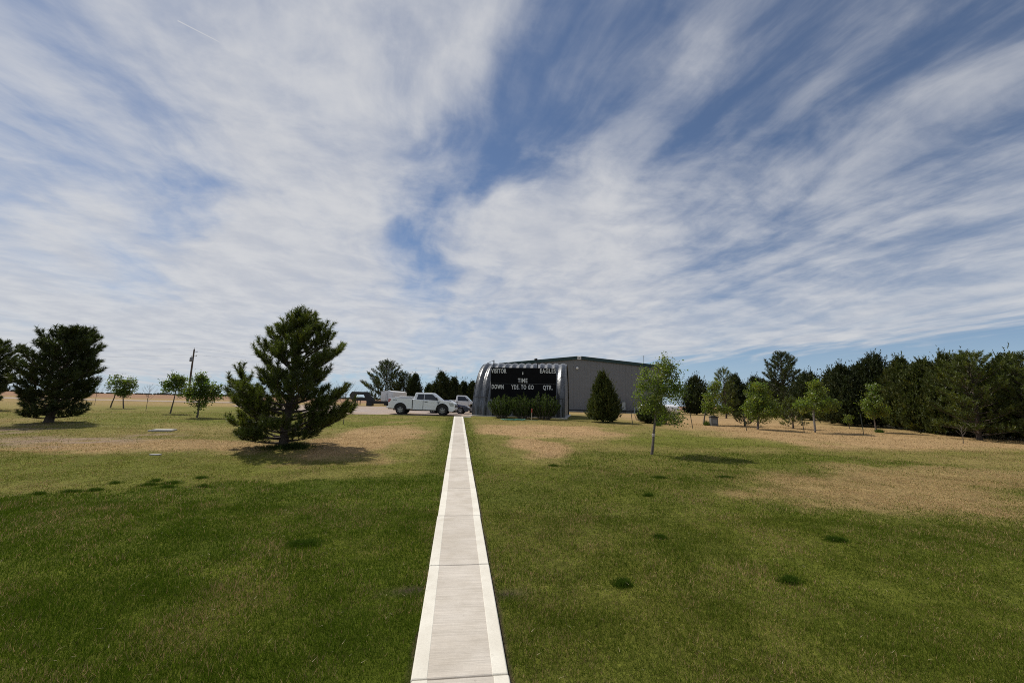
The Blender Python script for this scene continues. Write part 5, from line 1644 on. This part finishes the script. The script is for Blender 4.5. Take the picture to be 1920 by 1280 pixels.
# ================================================================== LAWN
def build_lawn():
    rng = np.random.default_rng(77)
    fwd = np.array([math.sin(rad(7.45)), math.cos(rad(7.45))]); rgt = np.array([fwd[1], -fwd[0]])
    X = []; Y = []; H = []; W = []
    for d0, d1, dens, h, w in ((2.2, 5.0, 9000, .048, .0052), (5.0, 8.0, 4600, .048, .0075), (8.0, 13.0, 1500, .048, .012), (13.0, 20.0, 420, .050, .022), (20.0, 34.0, 75, .055, .045)):
        area = 1.46 * (d1 * d1 - d0 * d0)
        n = int(area * dens)
        d = np.sqrt(d0 * d0 + rng.random(n) * (d1 * d1 - d0 * d0))
        l = (rng.random(n) * 2 - 1) * 1.46 * d
        X.append(CAM_POS[0] + fwd[0] * d + rgt[0] * l); Y.append(fwd[1] * d + rgt[1] * l)
        H.append(np.full(n, h)); W.append(np.full(n, w))
    x = np.concatenate(X); y = np.concatenate(Y); H = np.concatenate(H); W = np.concatenate(W)
    keep = (np.abs(x) > .392) & (y < 35.2)
    keep &= ~((y > 33.6) & (x > .8) & (x < 10))
    x, y, H, W = x[keep], y[keep], H[keep], W[keep]
    lush, dry, bare, soil = lawn_state(x, y)
    keep = rng.random(len(x)) > np.maximum(soil * .75, bare * .8)
    x, y, H, W, lush, dry = (q[keep] for q in (x, y, H, W, lush, dry))
    n = len(x)
    tuft = fbm(x * 2.3, y * 2.3, 31, 3); pat = .5 * fbm(x * .8, y * .8, 33, 3) + .5 * fbm(x * 2.6, y * 2.6, 37, 2)
    # each blade is live green, yellowing or straw; their shares follow the state of the lawn
    p_straw = np.clip(.055 + (1 - lush) * (.12 + .82 * dry) + (pat - .50) * .95, .015, .97)
    u = rng.random(n)
    g = lerp(np.array([.054, .104, .004]), np.array([.108, .152, .010]), np.clip(rng.random((n, 1)) * .8 + (pat[:, None] - .4), 0, 1))
    g = lerp(g, np.array([.225, .205, .035]), ((1 - lush) * .9)[:, None] * rng.random((n, 1)))
    st = lerp(np.array([.37, .24, .105]), np.array([.54, .38, .20]), rng.random((n, 1)))
    col = np.where((u < p_straw)[:, None], st, g)
    col *= (.78 + .44 * rng.random((n, 1)))
    H = H * (.30 + 1.35 * tuft) * (.6 + .55 * lush)
    o = blades(x, y, gz(x, y), H, W, rng, col, 'lawn_grass', lean=.85)
    tag(o, 'mown lawn grass, lush green near the walk and straw coloured farther off', 'grass', kind='stuff')
    # clippings and dead stalks lying on the lawn
    m = 1500
    d = np.sqrt(9 + rng.random(m) * 160); l = (rng.random(m) * 2 - 1) * 1.3 * d
    x = CAM_POS[0] + fwd[0] * d + rgt[0] * l; y = fwd[1] * d + rgt[1] * l
    k = (np.abs(x) > .5); x, y = x[k], y[k]; m = len(x)
    a = rng.random(m) * 6.283; L = .02 + .05 * rng.random(m); w = .0022
    z = gz(x, y) + .032 + .012 * rng.random(m)
    dx, dy = np.cos(a), np.sin(a)
    v = np.stack([np.stack([x - dy * w, y + dx * w, z], 1), np.stack([x + dy * w, y - dx * w, z], 1), np.stack([x + dx * L, y + dy * L, z + .012], 1)], 1).reshape(-1, 3)
    c = np.repeat(lerp(np.array([.38, .30, .17]), np.array([.55, .46, .30]), rng.random((m, 1))), 3, 0)
    o = np_mesh('dead_stalks', v, np.arange(len(v)).reshape(-1, 3), 3, 'grass', tint=c)
    tag(o, 'scattered dry grass stalks lying on the lawn', 'grass', kind='stuff')
build_lawn()
